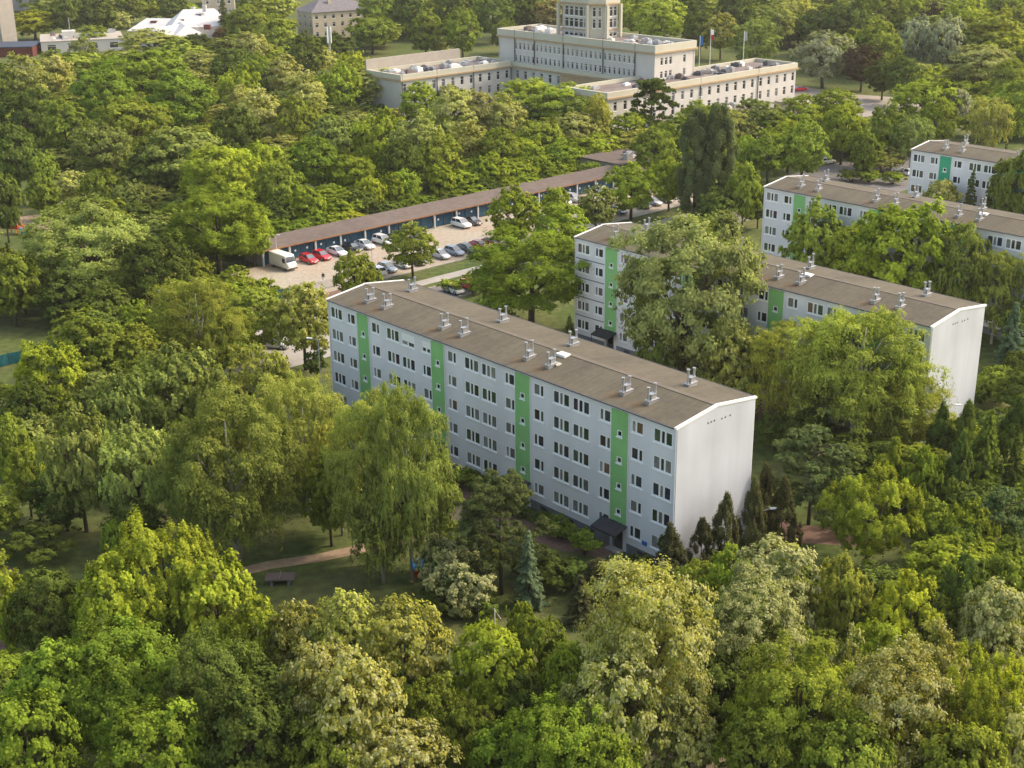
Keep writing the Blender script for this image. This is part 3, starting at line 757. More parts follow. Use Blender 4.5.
# mast
ms = empty('antenna_mast', (-59.4, 462, 0), 0, 'slim white and grey antenna mast rising from the upper left wood', 'mast')
b = MB(); b.tube((0, 0, 0), (0, 0, 15.5), .45, .3); b.build('pole', M['metal'], ms)
for a in range(3):
    b = MB(); b.box(-.22, .22, .55, .8, 9.5, 14.8); b.box(-.12, .12, .3, .549, 10, 14.2); b.build('antenna_panel', M['flash'], ms, rz=R(120*a+20))

# ------------------------------------------------------------------ vehicles
def prof_loft(b, secs, m=0, cap=True):
    """secs: list of (x, [(y,z)...]) cross sections with equal point counts"""
    k = len(b.v); n = len(secs[0][1])
    for x, pts in secs:
        for (y, z) in pts: b.v.append((x, y, z))
    for i in range(len(secs)-1):
        for j in range(n):
            j2 = (j+1) % n
            b.f.append((k+i*n+j, k+(i+1)*n+j, k+(i+1)*n+j2, k+i*n+j2)); b.m.append(m); b.c.append(None)
    if cap:
        b.f.append(tuple(k+j for j in range(n))); b.m.append(m); b.c.append(None)
        b.f.append(tuple(k+(len(secs)-1)*n+j for j in range(n))[::-1]); b.m.append(m); b.c.append(None)
def sec(w, z0, z1, tw=None):
    tw = w if tw is None else tw
    zm = z0+(z1-z0)*.45
    return [(-w*.93, z0), (-w, z0+.12), (-w, zm), (-tw*.96, z1-.07), (-tw*.86, z1), (tw*.86, z1), (tw*.96, z1-.07), (w, zm), (w, z0+.12), (w*.93, z0)]
def smooth_by_angle(me):
    me.polygons.foreach_set('use_smooth', [True]*len(me.polygons)); me.set_sharp_from_angle(angle=R(38))
def make_car(style):
    b = MB(); g = MB(); ws = MB()
    if style == 'hatch':
        L, W_ = 4.1, .86
        secs = [(-2.05, sec(.72, .38, .70)), (-1.98, sec(.80, .28, .90)), (-1.3, sec(.86, .22, .95)), (0, sec(.87, .22, .93)), (.9, sec(.86, .22, .90)), (1.6, sec(.82, .24, .78)), (1.98, sec(.72, .28, .62)), (2.06, sec(.6, .36, .52))]
        cab = [(-1.9, .93, .74), (-1.55, 1.42, .60), (.15, 1.46, .60), (.98, .92, .72)]
        wheels = (-1.25, 1.28)
    elif style == 'suv':
        secs = [(-2.2, sec(.78, .42, .8)), (-2.12, sec(.86, .34, 1.02)), (-1.3, sec(.91, .28, 1.08)), (0, sec(.92, .28, 1.06)), (1.0, sec(.91, .28, 1.03)), (1.8, sec(.88, .3, .94)), (2.12, sec(.8, .34, .78)), (2.2, sec(.7, .42, .62))]
        cab = [(-2.05, 1.06, .80), (-1.75, 1.62, .66), (.25, 1.66, .66), (1.08, 1.05, .78)]
        wheels = (-1.35, 1.38)
    else:
        secs = [(-2.3, sec(.72, .38, .78)), (-2.2, sec(.82, .28, .94)), (-1.4, sec(.88, .22, .97)), (0, sec(.89, .22, .93)), (1.0, sec(.88, .22, .90)), (1.85, sec(.84, .24, .78)), (2.22, sec(.74, .28, .62)), (2.3, sec(.62, .36, .52))]
        cab = [(-1.75, .96, .74), (-1.1, 1.40, .58), (.2, 1.43, .59), (1.1, .92, .73)]
        wheels = (-1.35, 1.42)
    prof_loft(b, secs)
    (xa, za, wa), (xb, zb, wb), (xc, zc, wc), (xd, zd, wd) = cab
    # roof and pillars in body colour
    b.poly([(xb, -wb, zb), (xc, -wc, zc), (xc, wc, zc), (xb, wb, zb)])
    b.poly([(xb-.06, -wb-.02, zb-.06), (xc+.06, -wc-.02, zc-.06), (xc, -wc, zc), (xb, -wb, zb)]); b.poly([(xc+.06, wc+.02, zc-.06), (xb-.06, wb+.02, zb-.06), (xb, wb, zb), (xc, wc, zc)])
    for s in (-1, 1):
        for (p, q) in (((xa, s*wa, za), (xb-.04, s*wb, zb-.04)), ((xd, s*wd, zd), (xc+.04, s*wc, zc-.04)), (((xa+xd)/2-.1, s*(wa+.03), za), ((xb+xc)/2-.1, s*(wb+.03), zb-.03))): b.tube(p, q, .045, n=5)
    for s in (-1, 1): g.poly([(xa, s*wa, za-.02), (xd, s*wd, zd-.02), (xc, s*wc, zc-.02), (xb, s*wb, zb-.02)][::s])
    g.poly([(xa, wa, za), (xa, -wa, za), (xb, -wb, zb-.02), (xb, wb, zb-.02)])
    ws.poly([(xd, -wd, zd), (xd, wd, zd), (xc, wc, zc-.02), (xc, -wc, zc-.02)])
    wl = MB(); wl.tube((0, -.1, 0), (0, .1, 0), .32, n=14)
    rm = MB(); rm.tube((0, -.115, 0), (0, .115, 0), .19, n=10)
    hl = MB(); fx = secs[-1][0]; hl.box(fx-.32, fx-.06, .42, .70, .52, .66)
    hr = MB(); hr.box(fx-.32, fx-.06, -.70, -.42, .52, .66)
    tl = MB(); bx = secs[0][0]; tl.box(bx+.0, bx+.12, .5, .76, .62, .82)
    tr = MB(); tr.box(bx+.0, bx+.12, -.76, -.5, .62, .82)
    npt = MB(); npt.box(fx-.02, fx+.02, -.25, .25, .38, .49)
    bm_ = b.mesh('body', M['car']); smooth_by_angle(bm_)
    return dict(body=bm_, windows=g.mesh('side_windows', M['glass']), windscreen=ws.mesh('windscreen', M['windscreen']), wheel=wl.mesh('wheel', M['tyre']), rim=rm.mesh('rim', M['metal']),
                parts=[('headlight', hl.mesh('headlight', M['lampglass'])), ('headlight', hr.mesh('headlight', M['lampglass'])), ('tail_light', tl.mesh('tail_light', M['red'])), ('tail_light', tr.mesh('tail_light', M['red'])), ('number_plate', npt.mesh('number_plate', M['white']))], wheels=wheels)
CARS = {s: make_car(s) for s in ('hatch', 'suv', 'sedan')}
def car(style, x, y, rz, colr, label, group=None, name='parked_car'):
    c = CARS[style]; root = empty(name, (x, y, .012), rz, label, 'car', group or 'cars parked on the estate')
    o = link('body', c['body'], root); o.color = (*colr, 1)
    link('side_windows', c['windows'], root); link('windscreen', c['windscreen'], root)
    for wx in c['wheels']:
        for s in (-.78, .78):
            q = link('wheel', c['wheel'], root, loc=(wx, s, .32)); link('rim', c['rim'], q)
    for n, me in c['parts']: link(n, me, root)
    return root
WHT, SIL, RED, DRD, DKB, BLK, GRY, BLS = (.80, .80, .78), (.50, .51, .52), (.55, .015, .02), (.30, .015, .02), (.02, .04, .10), (.015, .015, .018), (.09, .10, .11), (.25, .31, .38)
NOSE = GA-R(90)
CARLIST = [
 ('hatch', 7.0, -3.6, 0, RED, 'red hatchback right beside the white van'), ('hatch', 9.9, -3.3, 0, (.62, .01, .02), 'brighter red hatchback second from the white van'),
 ('sedan', 13.4, -2.9, 0, WHT, 'white sedan beside the two red cars'), ('sedan', 16.9, -2.6, 0, BLK, 'black sedan with pale windscreen before the garages'),
 ('sedan', 19.6, -2.6, 0, WHT, 'white sedan right of the black one before the garages'), ('suv', 23.6, -2.6, 0, WHT, 'white car with dark side windows standing alone before the garages'),
 ('sedan', 26.8, -2.8, 0, GRY, 'dark grey car half hidden by the small car park tree'), ('hatch', 31.3, -4.2, 0, WHT, 'white car showing through the small car park tree'),
 ('suv', 41.6, -3.2, 0, WHT, 'white hatchback beside a dark sedan in the middle of the garage row'), ('sedan', 44.6, -2.8, 0, (.05, .035, .03), 'dark brown sedan in the middle of the garage row'),
 ('suv', 68.0, -3.0, 0, WHT, 'white car behind the car park trees, left of a pair'), ('suv', 71.2, -3.0, 0, SIL, 'silver car behind the car park trees, right of a pair'),
 ('hatch', 80.5, -2.8, 0, WHT, 'white car before the last garages'),
 ('hatch', 10.9, -17.6, 180, WHT, 'white roofed car at the near left end of the lower car row'), ('hatch', 13.4, -17.4, 0, BLS, 'blue silver car second in the lower car row'),
 ('hatch', 16.8, -17.2, 0, WHT, 'white car below the small car park tree'), ('sedan', 19.6, -17.2, 0, DKB, 'dark blue car below the small car park tree'),
 ('hatch', 25.0, -17.2, 0, SIL, 'silver car right of the small car park tree'), ('hatch', 28.2, -17.2, 0, BLS, 'pale blue car left of the dark grey one in the lower row'),
 ('sedan', 31.0, -17.2, 0, GRY, 'dark grey car left of the two red ones in the lower row'), ('sedan', 34.0, -17.2, 0, RED, 'red car in the lower car row'),
 ('sedan', 37.0, -17.2, 0, DRD, 'dark red car at the right end of the visible lower row'),
 ('suv', 62.5, -17.0, 0, DKB, 'dark blue car beside a trunk in the lower row'),
 ('suv', 66.5, -16.5, 0, WHT, 'white car between the street trees in the lower row'), ('hatch', 70.0, -16.5, 0, DKB, 'dark blue car between the street trees in the lower row'),
 ('sedan', 77.0, -16.2, 0, (.03, .05, .12), 'navy car under the bright street tree'), ('sedan', 80.5, -16, 0, SIL, 'silver car right of the bright street tree'), ('sedan', 84, -16, 0, GRY, 'grey car right of the bright street tree'),
 ('hatch', 13.4, -34.6, 0, WHT, 'white car on the road behind the nearest roof'), ('hatch', 16.8, -34.6, 0, (.6, .05, .03), 'red roofed car on the road behind the nearest roof'), ('suv', 20.0, -34.8, 0, SIL, 'silver car half under the big round tree on the road'),
 ('sedan', -21.8, -37.5, 30, SIL, 'silver car on the paved yard under the trees left of the nearest block'), ('hatch', -25, -35, 30, WHT, 'white car deeper under the trees left of the nearest block'),
]
for (st, x, y, a, c, lb) in CARLIST: car(st, *g2w(x, y), NOSE+R(a), c, lb)
for (st, x, y, a, c, lb) in (('hatch', 71.5, 303.5, 30, WHT, 'white car between the trunks behind the third block, leftmost'),
    ('hatch', 84.5, 294.5, 30, SIL, 'silver car glimpsed behind the third block'), ('hatch', 87.0, 290.5, 30, WHT, 'white car glimpsed right of the others behind the third block'),
    ('sedan', 86.5, 409.5, 190, (.75, .01, .03), 'bright red car on the pale drive beside the long wing')):
    car(st, x, y, R(a), c, lb)
# the box van
vx, vy = g2w(1.9, -3.6)
van = empty('box_van', (vx, vy, .012), NOSE, 'white box van parked at the left end of the garages', 'van')
b = MB(); prof_loft(b, [(-2.9, sec(.98, .45, 2.55, .96)), (-2.85, sec(1.02, .42, 2.62, 1.0)), (1.75, sec(1.02, .42, 2.62, 1.0)), (1.95, sec(1.0, .42, 2.52, .92)), (2.3, sec(.99, .4, 1.5, .93)), (2.65, sec(.96, .4, 1.25, .88)), (2.8, sec(.88, .45, .95, .8))])
me = b.mesh('body', M['car']); smooth_by_angle(me); o = link('body', me, van); o.color = (.78, .75, .66, 1)
b = MB(); b.poly([(2.03, -.80, 2.38), (2.36, -.86, 1.5), (2.36, .86, 1.5), (2.03, .80, 2.38)][::-1]); b.build('windscreen', M['glass'], van)
for s in (-1, 1):
    b = MB(); b.poly([(1.2, s*1.03, 1.4), (2.1, s*1.03, 1.4), (1.95, s*1.025, 2.1), (1.2, s*1.03, 2.1)][::s]); b.build('door_window', M['glass'], van)
    b = MB(); b.box(2.62, 2.83, s*.72-.12, s*.72+.12, .8, .98); b.build('headlight', M['lampglass'], van)
    b = MB(); b.box(1.75, 1.9, s*1.05-.08+s*.12, s*1.05+.08+s*.12, 1.4, 1.75); b.build('mirror', M['dark'], van)
    for wx in (-1.8, 1.75):
        q = link('wheel', CARS['suv']['wheel'], van, loc=(wx, s*.88, .34)); link('rim', CARS['suv']['rim'], q)
b = MB(); b.box(2.75, 2.92, -.85, .85, .38, .58); b.box(-2.95, -2.8, -.95, .95, .4, .6); b.build('bumper', M['dark'], van)

# ------------------------------------------------------------------ gate, fences, lamps, play things
gt = empty('sliding_gate', g2w(-3.7, -18.6)+(0,), GA, 'pale grey sliding gate at the entrance of the car park', 'gate')
b = MB(); b.box(0, 5.2, -.04, .04, .15, .25); b.box(0, 5.2, -.04, .04, 1.35, 1.45); b.build('frame', M['post'], gt)
b = MB()
for i in range(27): b.box(.05+i*.195, .09+i*.195, -.02, .02, .25, 1.35)
b.build('bars', M['post'], gt)
for x in (-.25, 5.4):
    b = MB(); b.box(x-.12, x+.12, -.12, .12, 0, 1.7); b.build('post', M['dark'], gt)
b = MB(); b.box(-12.5, -4.2, -.05, .05, 0, .0)
def fence(pts, h, label, step=2.5):
    root = empty('net_fence', (*pts[0], 0), 0, label, 'fence')
    b = MB()
    for i in range(len(pts)-1):
        p, q = Vector(pts[i])-Vector(pts[0]), Vector(pts[i+1])-Vector(pts[0]); n = max(1, int((q-p).length/step))
        for k in range(n):
            a = p.lerp(q, k/n); c = p.lerp(q, (k+1)/n); sg = ru.uniform(-.12, .05)
            md = a.lerp(c, .5)
            b.quad((*a, .1), (*md, .08), (*md, h+sg), (*a, h)); b.quad((*md, .08), (*c, .1), (*c, h), (*md, h+sg))
            pp = MB(); pp.tube((*a, 0), (*a, h+.1), .05, n=6); pp.build('post', M['dark'], root)
    b.build('net', M['net'], root)
fence([g2w(-5, -18.3), g2w(-16, -17.4), g2w(-22, -17.4)], 1.5, 'teal net fence left of the car park gate')
fence([(-60, 182), (-68.7, 175), (-75, 168)], 1.7, 'blue green net fence at the left edge')
def lamp(x, y, h, az, label):
    root = empty('street_lamp', (x, y, 0), R(az), label, 'street lamp')
    b = MB(); b.tube((0, 0, 0), (0, 0, h), .08, .05); b.tube((0, 0, h), (.9, 0, h+.18), .04, .035); b.build('pole', M['post'], root)
    b = MB(); b.box(.8, 1.5, -.14, .14, h+.12, h+.24); b.build('lamp_head', M['flash'], root)
lamp(23.8, 117.2, 5, 10, 'street lamp with white head among the thujas right of the nearest gable')
lamp(48.2, 139.5, 6.6, 0, 'street lamp in front of the second gable wall')
lamp(-23.6, 157, 9.2, 165, 'street lamp with white arm at the left corner of the nearest block')
# table tennis table
tt = empty('table_tennis_table', (-22.0, 113.1, 0), R(3), 'grey concrete table tennis table on the lawn by the footpath', 'table tennis table')
b = MB(); b.box(-1.37, -.01, -.76, .76, .68, .78); b.box(.01, 1.37, -.76, .76, .68, .78); b.build('table_top', M['gar_roof'], tt)
b = MB(); b.box(-.02, .02, -.8, .8, .781, .93); b.build('net', M['metal'], tt)
for s in (-1, 1):
    b = MB(); b.box(s*.8-.12, s*.8+.12, -.5, .5, 0, .68); b.build('leg', M['plinth'], tt)
# small goal frame
gf = MB()
for x in (0, 1.7): gf.tube((x, 0, 0), (x, 0, 1.5), .045); gf.tube((x, 0, 1.45), (x, 1.0, 0), .03)
gf.tube((-.03, 0, 1.5), (1.73, 0, 1.5), .05)
tag(gf.build('goal_frame', M['white'], loc=(-3.2, 106.2, 0), rz=R(-32)), 'small white goal frame on the lawn below the blossoming bush', 'goal')
# playhouse
ph = empty('playhouse', (-8.9, 113.6, 0), R(20), 'small red and blue playhouse beside the blossoming bushes', 'playhouse')
b = MB(); b.poly([(-.8, -.7, 1.5), (.8, -.7, 1.5), (.8, 0, 2.2), (-.8, 0, 2.2)]); b.poly([(-.8, 0, 2.2), (.8, 0, 2.2), (.8, .7, 1.5), (-.8, .7, 1.5)]); b.build('roof', M['blue'], ph)
b = MB(); b.box(-.65, .65, -.55, -.5, .5, 1.2); b.box(-.65, -.6, -.5, .5, .5, 1.2); b.box(.6, .65, -.5, .5, .5, 1.2); b.build('panel', M['red'], ph)
for x, y in ((-.7, -.6), (.7, -.6), (-.7, .6), (.7, .6)):
    b = MB(); b.box(x-.05, x+.05, y-.05, y+.05, 0, 1.5); b.build('post', M['wood'], ph)
# climbing slide at left
sl = empty('play_slide', (-91, 247.2, 0), R(-15), 'red and blue play slide with orange rail in the left clearing', 'slide')
b = MB(); b.poly([(-.3, -.5, 1.3), (1.9, -.5, .25), (1.9, .5, .25), (-.3, .5, 1.3)][::1]); b.box(-.3, 1.9, -.52, -.5, .3, .6); b.build('chute', M['blue'], sl)
b = MB(); b.tube((-.3, -.55, 1.75), (1.9, -.55, .7), .08); b.tube((-.3, .55, 1.75), (1.9, .55, .7), .08); b.build('rail', M['yellow'], sl)
b = MB(); b.box(-1.9, -.3, -.8, .8, 1.1, 1.3); b.box(-1.9, -.3, -.85, -.8, 1.3, 2.0); b.box(-1.9, -1.85, -.8, .8, 1.3, 2.0); b.build('platform', M['red'], sl)
for x, y in ((-1.8, -.7), (-.4, -.7), (-1.8, .7), (-.4, .7)):
    b = MB(); b.box(x-.06, x+.06, y-.06, y+.06, 0, 2.4); b.build('post', M['yellow'], sl)

# person at the gate: one skinned body, clothes as materials of the surface
def person(x, y, rz, label):
    J = [(0, 0, .95), (0, 0, 1.15), (0, 0, 1.40), (0, 0, 1.50), (0, .01, 1.60), (0, .02, 1.70),
         (.10, 0, .90), (.11, .03, .50), (.12, 0, .09), (.12, .13, .04), (-.10, 0, .90), (-.11, -.02, .50), (-.12, -.05, .09), (-.12, .08, .04),
         (.18, 0, 1.40), (.25, -.02, 1.14), (.27, .05, .90), (.27, .07, .81), (-.18, 0, 1.40), (-.25, -.02, 1.14), (-.27, .05, .90), (-.27, .07, .81)]
    E_ = [(0,1),(1,2),(2,3),(3,4),(4,5),(0,6),(6,7),(7,8),(8,9),(0,10),(10,11),(11,12),(12,13),(2,14),(14,15),(15,16),(16,17),(2,18),(18,19),(19,20),(20,21)]
    Rd = [.15, .14, .16, .06, .09, .085, .10, .065, .045, .04, .10, .065, .045, .04, .07, .05, .035, .03, .07, .05, .035, .03]
    me = bpy.data.meshes.new('person'); me.from_pydata(J, E_, []); o = bpy.data.objects.new('person', me); col.objects.link(o)
    sk = o.modifiers.new('skin', 'SKIN'); su = o.modifiers.new('sub', 'SUBSURF'); su.levels = 1
    for v, r in zip(me.skin_vertices[0].data, Rd): v.radius = (r, r*.8)
    me.skin_vertices[0].data[0].use_root = True
    dg = bpy.context.evaluated_depsgraph_get(); ev = bpy.data.meshes.new_from_object(o.evaluated_get(dg))
    o.modifiers.clear(); o.data = ev
    for m_ in ('skin', 'cloth_dark', 'cloth_pale', 'hair'): ev.materials.append(M[m_])
    for p in ev.polygons:
        z = p.center.z
        p.material_index = 2 if z < .95 and abs(p.center.x) < .22 else (1 if z < 1.46 and z > .86 else (3 if z > 1.70 or (z > 1.58 and p.center.y < -.0) else 0))
        p.use_smooth = True
    o.location = (x, y, .01); o.rotation_euler = (0, 0, rz)
    tag(o, label, 'person')
person(*g2w(1.8, -15.4), R(160), 'person in a dark top and pale trousers by the car park gate')

# ------------------------------------------------------------------ trees
ASP = dict(broad=1.15, robinia=1.2, weep=1.45, spiky=1.15, poplar=4.2, pine=1.25, spruce=2.0, thuja=2.3, shrub=.8, sparse=1.35, bloom=.85)
LOD = dict(X=(60000, 1/72), L=(22000, 1/40), M=(13000, 1/31), S=(7000, 1/23), W=(4200, 1/17))
def unit(rs, n):
    v = rs.normal(size=(n, 3)); return v/np.linalg.norm(v, axis=1)[:, None]
def leaf_mesh(C, Nn, size, tint, name, rs, elong=1.5, up=None):
    n = len(C)
    Nn = Nn/np.linalg.norm(Nn, axis=1)[:, None]
    t = unit(rs, n) if up is None else up+unit(rs, n)*.35
    a = np.cross(Nn, t); a /= np.linalg.norm(a, axis=1)[:, None]+1e-9
    b = np.cross(Nn, a)
    s = (size*rs.uniform(.6, 1.35, n))[:, None]
    # a is across, b along
    V = np.stack([C-b*s*elong*.5, C+a*s*.5+Nn*s*.08, C+b*s*elong*.5, C-a*s*.5+Nn*s*.08], axis=1).reshape(-1, 3).astype(np.float32)
    me = bpy.data.meshes.new(name)
    me.vertices.add(4*n); me.vertices.foreach_set('co', V.ravel())
    me.loops.add(4*n); me.loops.foreach_set('vertex_index', np.arange(4*n, dtype=np.int32))
    me.polygons.add(n); me.polygons.foreach_set('loop_start', np.arange(0, 4*n, 4, dtype=np.int32))
    me.materials.append(M['leaf'])
    at = me.color_attributes.new('tint', 'BYTE_COLOR', 'POINT')
    c = np.ones((n, 4), dtype=np.float32); c[:, :3] = np.clip(tint, 0, 1)
    at.data.foreach_set('color', np.repeat(c, 4, axis=0).ravel())
    me.update(); me.validate()
    return me

def crown_mesh(kind, lod, seed):
    rs = np.random.RandomState(seed*7919+hash_(kind+lod))
    n, ls = LOD[lod]; a = ASP[kind]
    fl = 0.0
    if kind in ('broad', 'robinia', 'spiky', 'sparse', 'shrub', 'bloom', 'weep'):
        base = dict(broad=.05, robinia=.08, spiky=.04, sparse=.24, shrub=.0, bloom=.0, weep=.07)[kind]*a
        top = a; cz = (base+top)/2; hz = (top-base)/2
        nl = dict(broad=38, robinia=30, spiky=30, sparse=13, shrub=10, bloom=11, weep=30)[kind]
        # main lobes along the envelope, an uneven outline
        d = unit(rs, nl*3); d = d[d[:, 2] > -.75][:nl]
        # spread them out
        for _ in range(12):
            diff = d[:, None]-d[None]; dist = np.linalg.norm(diff, axis=2)+np.eye(len(d))*9
            d = d+(diff/(dist**3)[..., None]).sum(1)*.012; d /= np.linalg.norm(d, axis=1)[:, None]
        rad = rs.uniform(.66, .88, len(d))
        rx = .5*rs.uniform(.86, 1.12); ry = .5*rs.uniform(.86, 1.12)
        Lc = np.stack([d[:, 0]*rad*rx, d[:, 1]*rad*ry, cz+d[:, 2]*rad*hz*.86], 1)
        Lc[:, 2] += rs.uniform(-.035, .035, len(d))*a
        Lr = rs.uniform(.09, .165, len(d)) if kind in ('broad', 'spiky') else rs.uniform(.12, .21, len(d))
        Lc = np.vstack([Lc, [[0, 0, cz+hz*.1]]]); Lr = np.append(Lr, .30)
        # boughs carry clumps
        per = dict(broad=18, robinia=20, spiky=20, sparse=15, shrub=24, bloom=22, weep=16)[kind]
        cl = []; cr = []
        lobe_b = rs.uniform(.32, .66, len(Lc))
        lb = []
        for i in range(len(Lc)):
            u_ = unit(rs, per); u_[:, 2] = np.where(u_[:, 2] < -.3, -u_[:, 2]*.6, u_[:, 2])
            zz = 1.0
            if kind == 'robinia': zz = .95
            if kind == 'spiky': zz = 1.1
            q = Lc[i]+u_*Lr[i]*rs.uniform(.55, 1.12, (per, 1))*np.array([1, 1, zz])
            cl.append(q); cr.append(rs.uniform(.020, .062, per)); lb += [lobe_b[i]]*per
        cl = np.vstack(cl); cr = np.concatenate(cr); lb = np.array(lb)
        k = rs.choice(len(cl), n, p=cr**2/(cr**2).sum())
        if kind == 'weep':
            # hanging strands
            ns = max(60, n//34); ks = rs.choice(len(cl), ns)
            ang = rs.uniform(0, 2*math.pi, ns); off = rs.uniform(.0, .055, ns)
            sx = cl[ks, 0]+np.cos(ang)*off; sy = cl[ks, 1]+np.sin(ang)*off; sz = cl[ks, 2]+rs.uniform(0, .05, ns)
            out_ = np.hypot(sx, sy)*2
            ln = rs.uniform(.07, .26, ns)*(.45+out_)*a*.5; ln = np.minimum(ln, np.maximum(sz-.06*a, .05))
            j = rs.randint(0, ns, n); t = rs.uniform(0, 1, n)**1.15
            cxn = cl[ks, 0]; cyn = cl[ks, 1]
            bow = t**.7*.035
            C = np.stack([sx[j]+np.cos(ang[j])*bow+rs.normal(0, .007, n), sy[j]+np.sin(ang[j])*bow+rs.normal(0, .007, n), sz[j]-t*ln[j]+rs.normal(0, .006, n)], 1)
            Nn = np.stack([np.cos(ang[j])*.6+C[:, 0]*1.6, np.sin(ang[j])*.6+C[:, 1]*1.6, .55-.5*t], 1)+unit(rs, n)*.75
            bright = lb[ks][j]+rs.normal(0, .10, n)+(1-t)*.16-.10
            young = np.clip(1-t*1.6+rs.normal(0, .2, n), 0, 1)*.55  # young leaf yellow, with sunlight painted into the strand tops
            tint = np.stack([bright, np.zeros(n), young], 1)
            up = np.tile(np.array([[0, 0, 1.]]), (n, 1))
            # the upper side of every bough carries ordinary foliage
            m = int(n*.42); kk = k[:m]; dd = unit(rs, m); dd[:, 2] = np.where(dd[:, 2] < -.2, -dd[:, 2], dd[:, 2])
            C[:m] = cl[kk]+dd*cr[kk][:, None]*np.array([1.25, 1.25, .9])*rs.uniform(.4, 1, (m, 1))
            cen = C[:m]-np.array([0, 0, cz])
            Nn[:m] = dd*.8+cen*.8+np.array([0, 0, .35])+unit(rs, m)*.5
            tint[:m, 0] = lb[kk]+rs.normal(0, .09, m)+.12*dd[:, 2]; tint[:m, 2] = np.clip(.3+.4*dd[:, 2]+rs.normal(0, .2, m), 0, 1)*.6  # sunlit bough tops painted in: upward leaves brighter and yellower
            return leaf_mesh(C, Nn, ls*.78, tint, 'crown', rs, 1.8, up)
        dd = unit(rs, n); dd[:, 2] = np.where(dd[:, 2] < -.45, -dd[:, 2], dd[:, 2])
        sc = np.array([1, 1, 1.])
        if kind == 'robinia': sc = np.array([1.15, 1.15, .85])
        if kind in ('spiky',): sc = np.array([.8, .8, 1.25])
        if kind == 'sparse': sc = np.array([1.25, 1.25, .6])
        rr_ = np.clip(np.abs(rs.normal(.55, .38, n)), .05, 1.5)
        off = dd*cr[k][:, None]*rr_[:, None]*sc
        C = cl[k]+off
        if kind == 'spiky':
            # shoots: narrow towards the tip
            tz = np.clip(off[:, 2]/(cr[k]*1.6), -1, 1); sh = 1-.6*np.clip(tz, 0, 1)
            C[:, 0] = cl[k, 0]+off[:, 0]*sh; C[:, 1] = cl[k, 1]+off[:, 1]*sh
        cen = C-np.array([0, 0, cz]); cen[:, 2] /= a
        cen /= np.linalg.norm(cen, axis=1)[:, None]+1e-6
        Nn = dd*.4+cen*1.05+np.array([0, 0, .30])+unit(rs, n)*.75
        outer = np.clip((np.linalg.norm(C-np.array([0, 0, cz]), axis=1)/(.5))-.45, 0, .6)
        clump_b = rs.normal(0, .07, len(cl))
        bright = lb[k]+clump_b[k]+rs.normal(0, .085, n)+.10*dd[:, 2]  # upward leaves painted brighter, as if in sun
        young = np.clip(.25+.5*dd[:, 2]*outer+rs.normal(0, .22, n)+clump_b[k]*1.5, 0, 1)*.7  # young leaves plus sunlit tops painted yellower, upward and outward
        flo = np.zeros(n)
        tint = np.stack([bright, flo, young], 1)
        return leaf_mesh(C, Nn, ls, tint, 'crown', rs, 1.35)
    if kind == 'poplar':
        H = a; ns = 130
        t = rs.uniform(.05, 1, ns); prof = np.sin(np.clip(t, 0, 1)**.75*math.pi*.90+.16)**.6*.42
        ang = rs.uniform(0, 6.28, ns); q = np.stack([np.cos(ang)*prof*rs.uniform(.5, 1, ns), np.sin(ang)*prof*rs.uniform(.5, 1, ns), t*H*.97], 1)
        k = rs.randint(0, ns, n); dd = unit(rs, n)
        off = dd*np.array([.10, .10, .30])*rs.uniform(.3, 1, n)[:, None]
        C = q[k]+off; C[:, 2] = np.clip(C[:, 2], .1, H)
        Nn = np.stack([C[:, 0]*3, C[:, 1]*3, np.full(n, .5)], 1)+unit(rs, n)*.7
        lb = rs.uniform(.35, .62, ns)
        tint = np.stack([lb[k]+rs.normal(0, .09, n), np.zeros(n), np.clip(rs.normal(.15, .2, n), 0, 1)], 1)
        return leaf_mesh(C, Nn, ls*2.1, tint, 'crown', rs, 1.4)
    if kind in ('spruce', 'thuja'):
        H = a
        if kind == 'spruce':
            whorl = 24; C = []; Nn = []; br = []; yg = []
            m = n//(whorl*9)
            for i in range(whorl):
                t = .06+.92*i/whorl; R_ = .5*(1-t)**.85*rs.uniform(.88, 1.08)+.015
                nb = 9
                for bidx in range(nb):
                    ang = rs.uniform(0, 6.28); rl = R_*rs.uniform(.75, 1.1); mm = max(6, int(m*(R_/.3+.2)))
                    u_ = rs.uniform(.1, 1, mm)**.7; wd = .22*rl*(1-u_*.6)
                    sx = rs.uniform(-1, 1, mm)*wd
                    x = np.cos(ang)*u_*rl-np.sin(ang)*sx; y = np.sin(ang)*u_*rl+np.cos(ang)*sx
                    z = t*H+.05-u_*rl*.42+.10*rl*u_**3-np.abs(sx)*.3+rs.normal(0, .012, mm)
                    C.append(np.stack([x, y, z], 1)); Nn.append(np.stack([np.cos(ang)*.5+0*x, np.sin(ang)*.5+0*x, np.full(mm, .9)], 1)+unit(rs, mm)*.5)
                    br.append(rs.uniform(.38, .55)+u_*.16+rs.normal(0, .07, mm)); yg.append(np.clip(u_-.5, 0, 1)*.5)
            C = np.vstack(C); Nn = np.vstack(Nn); br = np.concatenate(br); yg = np.concatenate(yg)
            C[:, 2] = np.clip(C[:, 2], .03, H)
            return leaf_mesh(C, Nn, ls*1.05, np.stack([br, 0*br, yg], 1), 'crown', rs, 1.8)
        ns = 130
        t = rs.uniform(0, 1, ns)**.9
        prof = .50*np.minimum(1, (1-t)*1.4+.02)**.9*np.minimum(1, t*4+.6)
        ang = rs.uniform(0, 6.28, ns); rr_ = rs.uniform(.55, 1.02, ns)
        q = np.stack([np.cos(ang)*prof*rr_, np.sin(ang)*prof*rr_, .04+t*H*.94+rs.normal(0, .05, ns)], 1)
        k = rs.randint(0, ns, n); dd = unit(rs, n)
        C = q[k]+dd*np.array([.06, .06, .20])*rs.uniform(.2, 1, n)[:, None]
